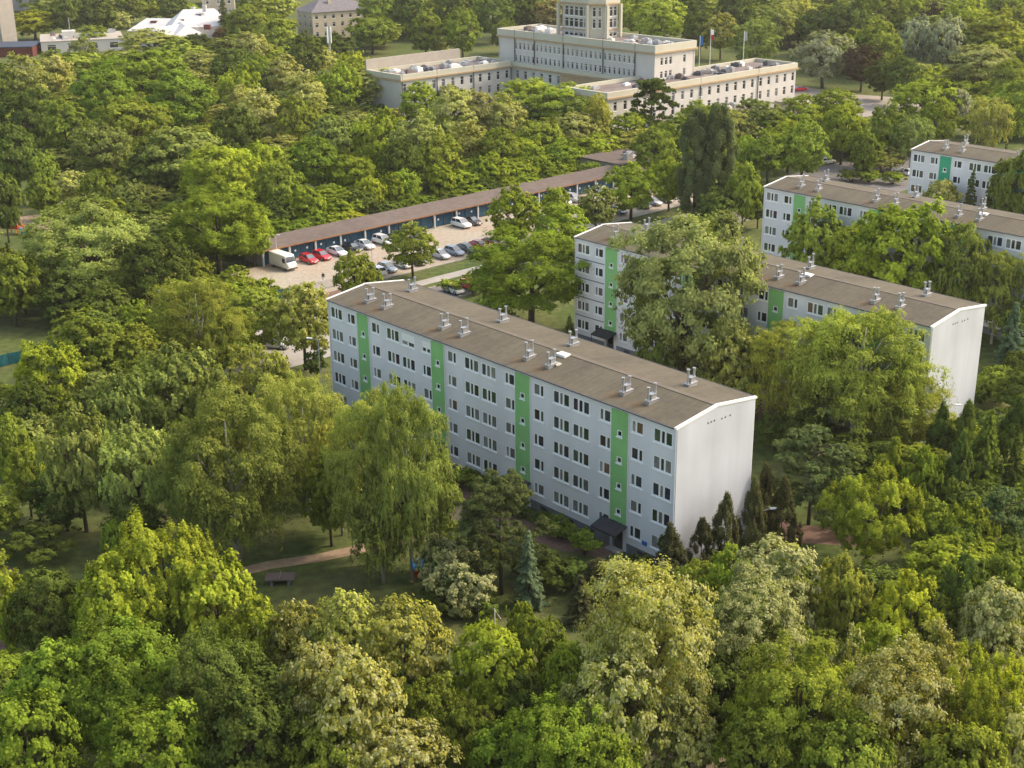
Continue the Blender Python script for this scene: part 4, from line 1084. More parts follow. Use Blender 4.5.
        Nn = np.stack([C[:, 0]*3, C[:, 1]*3, np.full(n, .35)], 1)+unit(rs, n)*.6
        lb = rs.uniform(.34, .6, ns)
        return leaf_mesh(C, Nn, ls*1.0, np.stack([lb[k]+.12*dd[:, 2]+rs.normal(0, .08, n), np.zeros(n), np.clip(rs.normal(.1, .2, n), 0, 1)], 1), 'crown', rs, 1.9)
    if kind == 'pine':
        H = a; base = .12*a
        nl = 48; t = rs.uniform(0, 1, nl)
        prof = .5*np.sqrt(np.clip(1-(np.clip(t-.25, 0, 1)/.78)**2, .03, 1))
        ang = rs.uniform(0, 6.28, nl); rr_ = rs.uniform(.25, 1, nl)
        Lc = np.stack([np.cos(ang)*prof*rr_, np.sin(ang)*prof*rr_, base+t*(H-base)*.93-.08*rr_], 1)
        cl = []; lb = []
        for i in range(nl):
            m = 10; u_ = unit(rs, m)*np.array([.15, .15, .05]); u_[:, 2] = np.abs(u_[:, 2])
            cl.append(Lc[i]+u_*rs.uniform(.4, 1.1, (m, 1))); lb += [rs.uniform(.36, .6)]*m
        cl = np.vstack(cl); lb = np.array(lb); k = rs.randint(0, len(cl), n)
        dd = unit(rs, n); dd[:, 2] = np.abs(dd[:, 2])
        C = cl[k]+dd*np.array([.045, .045, .04])*rs.uniform(.2, 1, n)[:, None]
        Nn = dd+np.array([0, 0, .4])+unit(rs, n)*.7
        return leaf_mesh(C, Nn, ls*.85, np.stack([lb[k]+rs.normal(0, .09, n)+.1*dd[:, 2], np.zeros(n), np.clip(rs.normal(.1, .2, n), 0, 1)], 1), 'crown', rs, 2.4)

def hash_(s):
    h = 0
    for ch in s: h = (h*31+ord(ch)) % 100003
    return h

def add_flowers(me, seed, frac, clumped=True):
    """blossom: tints part of the leaves on top of the clumps"""
    me = me.copy(); rs = np.random.RandomState(seed)
    n = len(me.polygons); at = me.color_attributes['tint']
    c = np.empty(16*n, dtype=np.float32); at.data.foreach_get('color', c); c = c.reshape(n, 4, 4)
    v = np.empty(12*n, dtype=np.float32); me.vertices.foreach_get('co', v); v = v.reshape(n, 4, 3).mean(1)
    z = v[:, 2]; r = np.linalg.norm((v-np.array([0, 0, z.mean()]))/np.array([.5, .5, z.max()-z.mean()]), axis=1)
    pn = np.sin(v[:, 0]*31+seed)*np.sin(v[:, 1]*29+seed*2)*np.sin(v[:, 2]*33)*.5+.5
    pr = frac*np.clip((r-.4)*1.7, 0, 1)*(.35+1.3*pn)*np.clip(.55+(z-z.min())/(z.max()-z.min()), 0, 1.3)
    hit = rs.uniform(size=n) < pr
    c[hit, :, 1] = rs.uniform(.5, 1, hit.sum())[:, None]; c[hit, :, 0] = np.clip(c[hit, :, 0]+.05, 0, 1)
    at.data.foreach_set('color', c.ravel()); me.update()
    return me

def trunk_mesh(kind, seed):
    rs = random.Random(seed*31+5); a = ASP[kind]; b = MB()
    if kind in ('spruce', 'thuja', 'poplar'):
        b.tube((0, 0, 0), (0, 0, a*.9), .03 if kind != 'poplar' else .045, .006, n=7)
    elif kind in ('shrub', 'bloom'):
        for i in range(5):
            t = 6.28*i/5+rs.random(); b.tube((.03*math.cos(t), .03*math.sin(t), 0), (.25*math.cos(t), .25*math.sin(t), a*.6), .02, .006, n=5)
    else:
        hz = a*(.34 if kind != 'pine' else .55); r = .026 if kind != 'pine' else .02
        lx, ly = rs.uniform(-.03, .03), rs.uniform(-.03, .03)
        b.tube((0, 0, 0), (lx, ly, hz), r*1.25, r*.85, n=9)
        b.tube((lx, ly, hz), (lx*1.5, ly*1.5, a*.82), r*.8, r*.2, n=7)
        nb = 7 if kind != 'pine' else 9
        for i in range(nb):
            t = 6.28*i/nb+rs.uniform(-.4, .4); h0 = hz*rs.uniform(.75, 1.25) if kind != 'pine' else a*rs.uniform(.4, .8)
            f = rs.uniform(.22, .36); rise = a*rs.uniform(.2, .42) if kind != 'pine' else a*.08
            p = Vector((lx, ly, h0)); q = p+Vector((math.cos(t)*f*.55, math.sin(t)*f*.55, rise*.55)); s = p+Vector((math.cos(t+.2)*f, math.sin(t+.2)*f, rise))
            b.tube(p, q, r*.5, r*.35, n=6); b.tube(q, s, r*.35, r*.1, n=5)
            s2 = q+Vector((math.cos(t-.8)*f*.4, math.sin(t-.8)*f*.4, rise*.35)); b.tube(q, s2, r*.28, r*.08, n=5)
    return b.mesh('trunk', M['birch'] if kind == 'weep' else M['bark'], smooth=True)

COL = dict(
    pp=(.16, .185, .075), hg=(0.267, 0.293, 0.107),
    yl=(0.335, 0.382, 0.045), lm=(0.267, 0.335, 0.043), br=(0.217, 0.299, 0.040), md=(0.229, 0.280, 0.046), dk=(0.125, 0.167, 0.038), dg=(0.127, 0.177, 0.044),
    gg=(0.243, 0.288, 0.081), pl=(0.394, 0.403, 0.113), ol=(0.327, 0.342, 0.081), rd=(0.224, 0.131, 0.054), sv=(.34, .36, .25), cp=(.10, .075, .05), pg=(0.217, 0.257, 0.068),
    gt=(0.236, 0.275, 0.066), th=(.115, .118, .050), bs=(0.148, 0.209, 0.122), pn=(0.124, 0.161, 0.059), yo=(0.289, 0.325, 0.066), sg=(0.286, 0.323, 0.162), sg2=(0.326, 0.370, 0.106),
    wf=(0.224, 0.251, 0.068), cr=(0.304, 0.311, 0.077), wb=(0.100, 0.137, 0.040), ob=(0.249, 0.197, 0.068),
)
FLOW = dict(robinia=dict(pl=.28, cr=.4, wf=.8, ol=.14, ob=.2, rd=.1, gg=.1, yl=.1, lm=.06, md=.05), bloom=dict(wb=.95))
WOOD = '''11,95,7,6 43,92,8,8 -25,134,7,7 -18,134,8,8 -24,138,8,7 -43,144,7,7 -39,150,8,8 -30,153,8,7 -50,172,8,7 -59,178,7,7 -47,188,8,8 -78,195,7,7 -48,198,7,6 -76,206,7,7 -55,205,7,8 -80,210,6,6 -73,210,8,7 -59,209,8,9 -71,215,6,6 -63,218,8,8 -57,216,8,7 -69,222,8,8 -65,225,7,6 33,222,7,7 -94,231,8,7 -69,231,7,8 -53,228,6,6 35,228,7,6 -57,238,7,7 -78,242,7,7 -74,242,8,8 -58,244,7,6 -53,242,8,7 -82,249,6,6 -60,262,9,6 -51,265,11,7 41,262,10,6 -64,285,9,6 -54,280,11,7 -46,281,9,6 -32,283,9,6 -86,293,9,6 -79,289,9,6 -71,289,11,7 -51,294,9,6 -44,292,9,6 41,289,9,6 -109,301,10,6 -89,297,10,6 -72,300,9,6 -20,300,11,7 0,303,9,6 44,299,9,6 50,302,10,6 -60,308,10,6 -38,310,10,6 -30,309,9,5 -13,307,11,7 -5,310,9,6 40,307,12,7 61,308,9,6 78,312,10,6 84,312,11,7 -101,319,9,6 -89,319,10,6 8,318,9,6 82,320,10,6 88,322,10,6 -122,326,9,6 -105,325,10,6 -49,326,10,6 -30,325,11,7 -20,326,9,5 89,329,9,6 116,330,12,7 125,330,10,6 -116,335,11,7 -98,334,11,7 -69,336,10,6 -58,333,10,6 -41,336,10,6 -31,335,10,6 -18,335,10,6 130,339,12,7 -129,347,10,6 -92,349,9,6 -46,348,9,5 -31,343,9,6 123,356,10,6 131,357,10,6 -136,363,11,7 -124,363,12,7 -118,365,10,6 -106,366,10,6 -98,363,10,6 -88,362,10,6 -64,365,10,6 -49,361,9,6 124,362,10,6 134,363,10,6 -123,371,10,6 -112,373,10,6 -102,372,11,7 -83,374,11,7 -61,371,9,6 -51,372,11,7 131,369,10,6 -125,383,9,6 -115,378,9,6 -104,382,11,7 -99,384,9,6 -92,380,11,7 -78,379,9,5 -70,380,10,6 -60,383,11,7 -51,381,11,7 -135,390,10,6 -121,388,10,6 -84,388,9,6 -78,392,10,6 -56,391,10,6 -123,397,9,6 -115,402,11,7 -95,401,11,7 -79,400,11,7 -54,399,10,6 121,402,10,6 127,398,10,6 -143,406,10,6 -110,412,9,5 -92,408,10,6 -56,407,12,7 123,410,10,6 134,410,10,6 141,411,10,6 -152,418,11,7 -138,417,12,7 -122,420,11,7 -114,416,10,6 -105,416,9,6 -88,418,10,6 -57,416,10,6 129,421,10,6 137,418,9,6 155,418,11,7 -114,425,15,9 -179,444,18,11 -138,438,17,11 -120,436,18,11 -100,446,14,9 -75,445,14,9 108,446,19,12 166,440,19,12 -127,453,15,9 -110,460,17,11 -77,460,16,10 116,458,17,10 132,455,16,10 163,456,19,12 177,458,18,11 188,462,17,10 -190,476,16,10 -90,469,19,12 110,473,15,10 122,468,20,12 152,473,15,9 166,470,17,11 179,473,15,10 -112,484,16,10 -99,484,17,10 -67,490,15,9 148,488,16,10 174,484,18,11 190,490,17,11 -203,506,16,10 -86,498,18,11 122,502,19,12 136,498,18,11 158,507,19,12 170,501,19,12 200,499,19,12 117,519,17,10 133,519,18,11 150,516,15,9 178,513,18,11 207,515,18,11 -202,528,15,9 -97,534,17,10 -50,527,16,10 101,528,18,11 131,535,15,10 172,535,19,12 200,532,16,10 216,534,15,10 -94,551,18,11 94,550,15,9 110,543,18,11 122,542,17,11 135,549,18,11 166,544,16,10 196,550,17,11 -36,562,17,11 100,559,17,10 114,559,19,12 128,566,16,10 147,565,19,12 163,566,15,9 175,563,17,11 192,563,19,12 204,560,15,9 220,566,17,10 -223,581,17,11 -104,579,16,10 -42,574,17,11 -26,573,18,11 89,581,15,9 108,576,18,11 126,576,17,10 139,579,16,10 157,578,18,11 169,577,18,11 185,580,19,12 203,580,17,11 232,575,18,11 -229,590,18,11 -107,591,15,9 -45,593,19,12 -21,589,18,11 82,589,19,12 103,587,16,10 117,596,17,11 147,594,19,12 159,595,15,9 176,596,14,9 197,589,16,10 225,592,16,10 234,596,16,10 -234,604,19,13 -102,610,18,14 -57,602,17,12 -43,607,14,17 -30,603,15,11 81,608,14,12 98,606,15,13 109,604,18,14 127,602,17,16 142,606,17,17 167,611,18,11 183,608,18,15 204,607,15,14 245,610,18,14 -236,624,15,11 -196,618,14,13 -50,622,15,15 -26,624,15,16 61,623,17,14 78,620,16,12 92,624,16,17 109,625,16,13 124,621,14,16 137,625,19,13 165,623,15,15 175,626,18,16 192,620,17,14 213,622,15,15 229,618,19,15 -251,641,14,14 -207,633,19,12 -183,637,16,15 -112,634,18,14 -53,637,17,14 -42,634,16,16 -19,632,14,14 56,635,16,11 68,639,15,14 84,635,15,14 115,637,14,12 130,636,16,16 138,640,15,11 153,637,15,16 184,639,16,12 201,640,16,13 216,640,16,16 237,633,17,15 250,634,18,14 -253,653,17,16 -205,656,18,15 -190,647,17,17 -40,654,15,13 49,647,15,14 63,651,19,15 74,649,14,13 90,649,18,11 105,650,18,16 119,647,18,16 136,651,18,11 147,652,18,15 168,654,17,14 180,651,18,15 199,656,16,12 213,650,15,15 239,649,18,12 259,655,16,12 -265,663,16,11 -203,667,15,13 -112,662,17,12 -49,669,16,16 -37,670,15,14 -23,665,19,11 35,670,18,13 57,671,15,15 89,666,15,15 118,662,18,13 200,667,19,12 215,662,18,13 235,665,19,12 -272,686,15,13 -218,685,18,15 -206,684,15,16 -22,682,18,11 46,677,18,13 62,686,17,12 82,683,19,12 93,682,19,12 107,679,14,11 143,679,15,13 184,679,18,12 -230,693,17,12 -211,697,16,12 -31,700,15,13 31,700,17,11 70,701,15,11 86,695,18,12 103,695,17,13 115,700,17,12 197,698,18,12 -277,712,16,12 -268,707,16,15 -238,714,17,13 -220,713,18,14 -209,712,18,14 -191,707,15,14 -171,712,19,12 -143,710,17,14 -125,707,19,11 -44,713,16,12 -25,710,16,12 113,711,17,12 -236,730,16,12 -226,731,14,12 -177,729,14,14 -154,722,14,11 -138,731,17,12 -120,724,16,11 -49,726,19,11 -32,728,16,11 104,722,15,11 -294,740,15,13 -185,746,17,12 -51,739,18,11 -303,758,14,12 -167,756,17,12 -231,773,19,11'''
crowns = {}; trunks = {}
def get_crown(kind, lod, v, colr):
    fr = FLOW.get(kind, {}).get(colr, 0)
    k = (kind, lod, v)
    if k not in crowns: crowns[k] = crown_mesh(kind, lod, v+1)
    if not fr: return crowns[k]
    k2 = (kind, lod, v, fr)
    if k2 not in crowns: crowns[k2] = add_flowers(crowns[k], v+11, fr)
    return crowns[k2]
def get_trunk(kind, v):
    if (kind, v) not in trunks: trunks[(kind, v)] = trunk_mesh(kind, v)
    return trunks[(kind, v)]
TREES = '''
broad|yl|-191.7|565.4|20.1|11.0|50|WL
broad|dk|-177.3|564.8|13.6|15.7|34|WL
broad|dk|-165.5|568.2|12.9|14.9|32|WL
broad|dk|-164.4|604.4|13.7|12.0|32|WL
broad|md|-159.2|623.3|15.0|12.0|34|WL
broad|dk|-145.9|611.7|13.9|12.0|32|WL
broad|lm|-141.6|618.9|10.6|10.0|24|WL
robinia|pl|-162.8|578.2|14.8|9.0|36|WL
robinia|ol|-125.8|490.8|21.1|12.0|60|olive flowering tree in front of the white angular roofs
broad|dk|-106.2|476.4|11.6|12.0|34|dark tree pressed against the front of the white angular roofs
robinia|rd|-109.7|536.0|6.9|8.0|18|small reddish brown tree at the right end of the white angular roofs
broad|dk|-82.3|409.6|12.4|14.2|42|WL
broad|md|-97.0|521.2|17.1|18|46|rounded mid green tree between the white roofs and the cream house
spruce|dk|-110.4|543.9|7.7|18.0|20|dark narrow conifer beside the right end of the white roofs
robinia|pl|-83.4|450.9|11.6|14.0|36|WL
spiky|yl|-72.7|371.2|11.3|13.0|42|WL
robinia|pl|-68.0|352.0|8.7|10.4|34|WL
robinia|ol|-134.6|382.1|12.7|15.2|46|WL
robinia|pl|-134.1|407.7|10.6|12.7|36|WL
broad|lm|-147.2|448.8|9.0|10.4|28|WL
broad|br|-103.8|391.8|22.0|17.0|78|tallest bright green tree in the wood below the white roofs
broad|br|-104.1|352.3|16.8|16.0|66|WL
broad|br|-81.9|340.0|18.2|16.0|74|WL
broad|md|-84.4|305.1|16.0|15.0|72|WL
broad|dk|-111.5|315.8|13.8|18.0|60|large dark green tree at the left edge below the low flat building
broad|md|-100.5|308.1|11.2|14.0|50|WL
broad|gg|-65.7|271.9|17.6|16.0|88|wide grey green tree at the centre of the left wood
broad|lm|-55.2|254.6|14.7|14.0|78|WL
broad|md|-93.8|271.5|6.4|10.0|32|WL
broad|gg|-85.6|285.0|12.6|13.0|60|WL
robinia|pl|-86.8|265.9|7.1|8.0|36|small pale blossoming tree by the left clearing
broad|md|-79.7|260.9|7.7|9.0|40|WL
broad|dk|-100.8|275.1|10.1|15.0|50|WL
broad|dk|-59.4|296.0|10.8|14.0|50|WL
broad|md|-139.8|380.4|11.0|13.0|40|WL
broad|dk|-71.0|267.4|9.9|12.0|50|WL
weep|gg|-149.4|489.0|7.7|10.0|22|thin pale birch in front of the low flat building
broad|dk|-91.3|240.8|6.1|12.0|34|WL
broad|md|-160.0|535.5|11.5|9.0|30|WL
broad|md|-78.1|469.1|14.1|16.2|42|WU
broad|dk|-63.7|434.7|12.5|14.4|40|WU
robinia|pl|-59.8|446.5|8.4|10.0|26|WU
broad|dk|-59.6|480.6|11.7|11.0|34|dark tree below the cream house beside the mast
broad|md|-49.7|508.7|16.7|15.0|46|rounded dark tree right of the cream house
broad|md|-50.6|550.0|15.6|18.0|40|WU
broad|dk|-38.1|549.6|14.8|17.1|38|WU
broad|md|-29.0|489.4|13.3|15.3|38|WU
broad|dk|-21.7|550.4|18.0|18|46|WU
broad|md|-16.0|487.5|13.9|16.0|40|WU
broad|dk|-6.0|535.0|16.0|18|42|WU
robinia|pl|-24.3|496.7|5.7|7.0|16|small pale tree behind the grey parapet of the left wing
broad|dk|5.3|555.6|15.0|17.2|38|WU
broad|md|-1.1|503.8|10.8|12.4|30|WU
robinia|ob|16.2|553.1|15.0|15.0|38|brownish olive tree left of the windowed tower
broad|md|10.4|578.5|14.0|16.1|34|WU
broad|lm|52.0|548.7|18.0|15.0|46|yellow green tree right of the windowed tower
robinia|yl|55.2|502.7|15.8|18|44|WU
broad|dk|69.0|532.1|15.1|17.4|40|WU
broad|dk|67.6|490.0|12.6|14.5|36|WU
robinia|ol|73.5|480.4|11.7|14.0|34|WU
weep|gg|80.4|453.8|14.9|18.0|46|weeping pale grey green tree behind the flagpoles
robinia|ol|104.5|516.8|15.4|18|42|WU
robinia|ol|97.5|505.8|12.3|14.7|34|WU
broad|dk|88.4|540.0|15.3|17.7|40|WU
broad|dk|110.1|491.2|16.1|16.0|46|WU
broad|dk|117.5|487.6|17.4|18|50|WU
spiky|sv|94.6|414.8|17.3|17.0|58|round silvery tree right of the long wing
broad|cp|104.2|406.6|10.5|14.0|36|dark copper leaved tree beside the round silvery tree
broad|md|114.0|429.9|14.2|16.3|46|WU
broad|dk|135.6|479.5|11.7|13.4|34|WU
spiky|sv|131.2|444.5|11.4|19.0|36|left of the two tall silver poplars at upper right
spiky|sv|137.0|437.6|12.5|19.0|40|right of the two tall silver poplars at upper right
broad|dk|142.6|439.4|11.4|13.1|36|WU
broad|cp|162.5|537.6|10.0|14.0|26|coppery crown above the tall silver poplars
broad|yl|160.8|492.5|15.4|17.8|44|WU
robinia|yl|153.7|439.4|17.0|18|54|WU
spiky|yl|154.5|435.6|18.8|14.0|60|yellow green tree with wide crown near the right edge
robinia|pl|137.5|399.8|17.9|13.0|62|WU
broad|md|137.4|377.0|10.9|12.5|40|WU
broad|md|140.8|531.8|15.1|17.4|40|WU
broad|lm|151.7|537.2|15.3|17.6|40|WU
broad|md|188.0|531.9|16.6|18|44|WU
broad|md|106.8|511.6|11.0|12.6|30|WU
broad|md|43.4|570.3|16.2|18|40|WU
broad|dk|31.9|582.0|16.5|18|40|WU
broad|dk|109.0|380.2|11.0|13.0|40|WU
broad|dk|106.5|391.2|9.6|11.0|34|WU
spiky|yl|-46.0|408.5|10.6|12.2|36|WM
robinia|pl|-35.6|393.6|10.2|12.3|36|WM
spiky|lm|-70.0|394.2|11.9|13.7|42|WM
robinia|pl|-63.4|389.7|10.7|12.8|38|WM
robinia|pl|-52.6|351.0|11.7|14.0|46|WM
spiky|lm|-44.6|365.9|11.7|13.4|44|WM
robinia|ol|-37.1|375.3|16.3|12.0|60|WM
robinia|pl|-27.1|371.9|12.4|11.0|46|WM
broad|lm|-22.9|347.4|10.6|12.2|42|WM
broad|dk|-15.8|369.7|7.5|9.0|28|WM
robinia|pl|-57.9|319.5|11.6|14.0|50|WM
spiky|md|-48.9|317.4|11.1|12.8|48|WM
broad|gg|-39.6|301.5|10.2|11.7|46|WM
spiky|lm|-28.4|296.1|11.3|13.0|52|WM
robinia|gg|-20.0|286.8|11.4|13.6|54|WM
robinia|pl|-13.4|324.6|11.3|13.6|48|WM
robinia|pl|-6.9|327.9|10.0|12.1|42|WM
robinia|pl|-1.2|325.5|9.5|11.4|40|WM
spiky|yl|-50.0|273.6|9.7|11.1|48|WM
broad|br|-39.4|273.7|10.5|12.1|52|WM
broad|dk|-21.6|267.7|9.9|11.4|50|WM
broad|lm|-32.1|271.9|8.9|9.0|44|WM
broad|md|-14.3|279.9|9.5|11.0|46|WM
robinia|ol|-8.4|293.4|10.3|11.0|48|WM
broad|md|-1.9|288.2|9.3|11.0|44|WM
broad|lm|-8.3|285.1|7.6|6.0|36|WM
broad|br|-16.3|284.0|6.3|5.0|30|WM
broad|lm|-2.0|291.3|7.3|6.0|34|WM
broad|br|-23.5|276.3|7.0|5.0|34|WM
broad|md|-30.2|270.9|6.9|5.0|34|WM
broad|lm|-35.0|261.1|7.0|6.0|36|WM
broad|br|-41.8|255.3|7.6|7.0|40|WM
spiky|yl|-45.3|224.2|7.7|12.0|46|bright yellow green tree at the left end of the garages
broad|md|-43.5|253.3|9.0|11.0|48|WM
robinia|lm|4.9|346.9|15.6|14.0|62|airy lime tree with bare trunk left of the windowed wing
robinia|lm|13.2|339.4|15.3|14.0|62|airy lime tree with forked trunk in front of the wing corner
weep|ol|20.6|316.4|6.9|15.0|30|WM
broad|md|6.9|305.5|10.8|10.0|48|WM
robinia|lm|45.4|324.9|9.5|10.0|40|WR
robinia|ol|51.8|315.9|9.3|10.0|40|WR
broad|lm|27.7|317.8|9.3|9.0|40|WR
robinia|md|17.3|323.5|11.8|12.0|50|WM
robinia|lm|69.3|326.0|10.5|11.0|44|WR
broad|lm|60.9|318.3|9.8|9.0|42|WR
robinia|pl|15.2|314.2|10.1|10.0|44|WM
broad|lm|2.3|294.5|8.7|8.0|40|WM
broad|lm|10.1|292.3|8.6|7.0|40|WM
pine|dk|33.7|323.8|11.3|18.0|48|tall dark larch in front of the long white wing
broad|lm|37.6|299.9|11.4|12.0|52|bright lime tree behind the columnar poplars
broad|md|30.7|286.2|9.7|11.0|46|WR
poplar|pp|35.0|252.7|7.4|21.0|40|left columnar poplar behind the second apartment block
poplar|pp|39.6|252.1|7.4|22.0|40|right columnar poplar behind the second apartment block
broad|md|42.4|242.2|6.5|12.0|36|WR
broad|dk|45.8|245.4|4.8|9.0|26|WR
sparse|gg|57.7|318.9|8.8|13.0|38|WR
broad|yl|60.8|294.5|10.0|10.0|46|WR
robinia|lm|54.4|283.2|9.2|10.0|44|WR
broad|md|61.7|283.5|10.4|12.0|50|WR
robinia|lm|79.6|334.4|11.2|13.0|46|airy yellow green tree in front of the pale drive
broad|lm|74.3|302.2|10.6|13.0|48|WR
broad|md|83.4|298.9|7.9|13.0|36|WR
weep|gg|87.7|294.7|8.6|13.0|40|pale drooping birch left of the farthest apartment block
broad|lm|104.8|342.6|14.4|14.0|58|flat topped lime tree below the tall silver poplars
broad|lm|98.4|312.0|9.6|12.0|42|WR
spiky|sv|111.9|341.9|6.5|11.0|26|WR
weep|pl|108.7|307.0|8.5|15.0|38|pale weeping birch behind the farthest apartment block
broad|md|115.8|315.0|10.5|16.0|46|WR
broad|lm|50.5|286.9|6.3|10.0|30|WR
broad|md|74.8|285.4|7.2|10.0|34|WR
shrub|lm|76.2|284.1|5.5|2.6|26|WR
shrub|md|72.4|284.3|5.1|2.6|24|WR
shrub|lm|80.4|281.8|5.0|2.6|24|WR
broad|lm|23.0|253.4|10.2|11.0|54|bright street tree with straight trunk right of the garage row
robinia|gg|15.6|241.9|6.9|9.0|38|grey green street tree behind the corner of the second block
broad|lm|30.9|259.6|6.9|11.0|36|lime tree between the garage end and the poplars
broad|lm|8.3|239.5|5.4|10.0|30|CP
broad|lm|0.9|232.5|8.7|11.5|50|leafy yellow green tree standing at the end of the car park
broad|lm|8.4|224.3|9.1|11.0|54|olive green tree left of the second apartment block
robinia|md|-16.1|215.4|7.1|9.5|44|small airy tree standing on the grass strip of the car park
broad|md|-23.8|200.8|5.8|9.0|38|bushy green tree beside the car park gate
broad|md|-21.6|204.4|3.1|5.0|20|small bush at the lower edge of the car park
broad|br|2.9|187.5|17.0|16.0|120|big round bright green tree between the car park and second block
broad|md|-1.5|194.9|5.9|11.0|40|CP
spruce|gg|8.1|179.0|2.8|5.0|20|small blue spruce behind the long roof
shrub|lm|-9.6|206.4|3.8|2.4|24|CP
shrub|md|-5.8|205.8|4.7|3.4|30|CP
shrub|dk|-2.3|199.2|4.6|4.0|30|CP
broad|hg|21.0|158.7|16.4|26.0|138|huge grey green tree standing between the two nearest blocks
robinia|ol|27.3|152.6|6.6|12.0|56|olive tree at the foot of the huge grey green tree
robinia|ol|23.8|162.5|6.3|7.0|50|BT
broad|dk|17.4|156.8|4.9|12.0|40|BT
broad|md|46.4|201.0|8.1|15.8|54|small tree in front of the third block beside its green stripe
broad|br|55.6|187.4|12.9|19.4|92|big round bright green tree in front of the third block
broad|yl|51.3|194.7|8.2|14.8|56|yellow tinged tree left of the big round one by the third block
weep|gt|63.0|183.1|6.9|17.0|50|left of the two birches at the end of the second block
weep|gt|67.0|179.2|6.0|14.8|44|right of the two birches at the end of the second block
robinia|pl|75.4|233.5|6.3|12.6|36|pale small tree at the foot of the farthest block
spruce|dk|79.4|230.9|3.8|14.0|22|small dark spruce before the farthest block
spruce|dk|82.1|226.4|6.7|16.0|40|wide dark conifer before the farthest block
broad|dk|84.5|222.8|7.3|19.8|44|BT
broad|dk|83.0|218.2|4.9|9.0|30|BT
spruce|bs|65.4|167.7|4.7|10.0|36|blue spruce at the right edge beside the second block
weep|yo|38.4|141.8|13.1|18.4|120|broad golden green willow hiding the second block's facade
weep|yo|33.2|148.6|10.6|14.8|92|lower left crown of the golden willows by the second block
weep|yo|43.5|141.0|10.0|10.5|90|lower right golden willow against the white gable wall
broad|dk|36.0|133.3|5.8|6.0|54|BT
broad|dk|39.9|132.1|5.3|6.0|50|BT
broad|dk|33.3|140.8|4.9|6.0|44|BT
broad|dk|29.8|142.8|3.4|5.0|30|BT
pine|pn|30.0|124.1|8.1|11.0|82|spreading pine with bare trunk between the two gable walls
thuja|th|14.4|111.0|3.1|6.5|34|wide brown green thuja at the corner of the nearest block
thuja|th|17.6|113.8|2.5|6.0|27|short thuja second from the corner of the nearest block
thuja|th|19.9|114.8|2.6|8.0|28|slim pointed thuja in front of the nearest gable wall
thuja|th|22.8|116.3|2.6|8.5|28|thuja at the right edge of the nearest gable wall
thuja|th|25.9|117.8|3.1|8.0|32|dark thuja beside the lamp right of the nearest gable
thuja|th|25.0|121.5|2.4|8.0|24|BT
spiky|yl|33.4|114.6|9.1|11.0|98|bright yellow green maple right of the pine
poplar|yl|38.7|125.3|1.7|9.0|17|thin upright young tree behind the bright maple
spiky|lm|40.7|123.0|4.3|9.0|44|lime green tree with upright shoots right of the bright maple
spiky|sg|45.2|128.0|3.5|6.0|34|silver leaved bush between the lime tree and dark conifers
thuja|dk|45.5|133.2|3.4|9.0|32|dark conifer by the lamps of the second gable wall
thuja|dk|47.8|132.1|3.4|10.0|32|RC
thuja|dk|48.0|125.6|3.4|11.0|34|RC
thuja|dk|44.2|122.9|3.3|10.0|34|RC
thuja|dk|53.4|133.4|3.8|10.0|36|RC
broad|md|60.1|157.0|5.4|5.0|44|leafy hedge bush beside the second gable wall
broad|dk|56.5|154.8|3.7|4.0|30|RC
spruce|md|47.6|125.4|4.4|12.0|44|green spruce in the middle of the dark conifers
spiky|yl|42.7|113.4|4.1|8.0|44|bright lime sapling before the pine at the right edge
pine|pn|45.7|113.8|5.5|9.0|60|blue green pine at the right edge
broad|md|43.6|122.2|3.4|7.0|34|RC
spruce|dk|50.6|125.0|3.6|9.0|36|RC
broad|md|39.7|115.5|3.8|7.0|40|RC
broad|dk|63.6|160.1|3.8|6.0|30|RC
robinia|wf|21.2|98.4|6.8|12.0|84|tree covered in white blossom below the row of thujas
spiky|lm|18.8|103.1|4.3|9.0|50|lime green bushy tree left of the white blossoming one
spiky|yo|26.7|97.3|5.0|11.0|62|olive lime tree between the white blossom tree and upright lime one
spiky|yl|31.3|94.4|6.4|11.0|82|upright spiky lime tree in the lower right wood
robinia|wf|37.0|91.4|5.2|12.0|68|pale blossoming tree at the right edge of the lower wood
broad|dk|36.0|95.8|4.1|12.0|52|LR
broad|md|41.0|99.8|4.3|11.0|52|LR
broad|md|39.9|107.8|3.9|9.0|44|LR
broad|dk|24.2|102.1|4.2|8.0|50|LR
robinia|wf|17.9|88.6|7.4|14.0|100|large white flowering tree right of the tallest cream one
robinia|cr|9.5|84.6|9.5|18.0|136|tallest cream coloured robinia in front of the nearest block
robinia|cr|7.1|80.5|6.2|13.0|90|LR
broad|dg|14.5|85.0|5.4|10.0|74|dark blue green tree below the cream robinia
broad|md|19.3|80.0|8.1|14.0|120|wide green tree with a pale top in the lower right wood
robinia|cr|26.2|78.8|7.5|14.0|112|creamy flowering tree in the middle of the lower right wood
spiky|yl|32.2|79.4|6.5|13.0|96|yellow green tree in the bottom right corner
robinia|cr|24.3|85.7|3.2|11.0|44|LR
robinia|cr|31.8|87.4|3.7|10.0|50|LR
broad|md|16.3|106.0|3.9|6.0|44|LR
broad|lm|27.5|89.3|4.5|10.0|60|LR
broad|md|29.2|74.7|5.9|11.0|90|LR
broad|md|22.5|75.4|5.9|11.0|90|LR
broad|md|16.7|78.1|5.7|10.0|84|LR
robinia|cr|12.1|80.2|4.2|9.0|60|LR
broad|dk|33.4|93.5|3.1|9.0|40|LR
robinia|cr|33.6|76.9|4.7|11.0|70|LR
broad|lm|5.6|76.6|6.0|10.0|90|LR
shrub|dk|11.8|113.4|2.8|2.4|30|SH
shrub|ol|11.5|110.4|2.2|3.0|24|SH
shrub|dk|9.5|113.0|2.2|2.0|24|SH
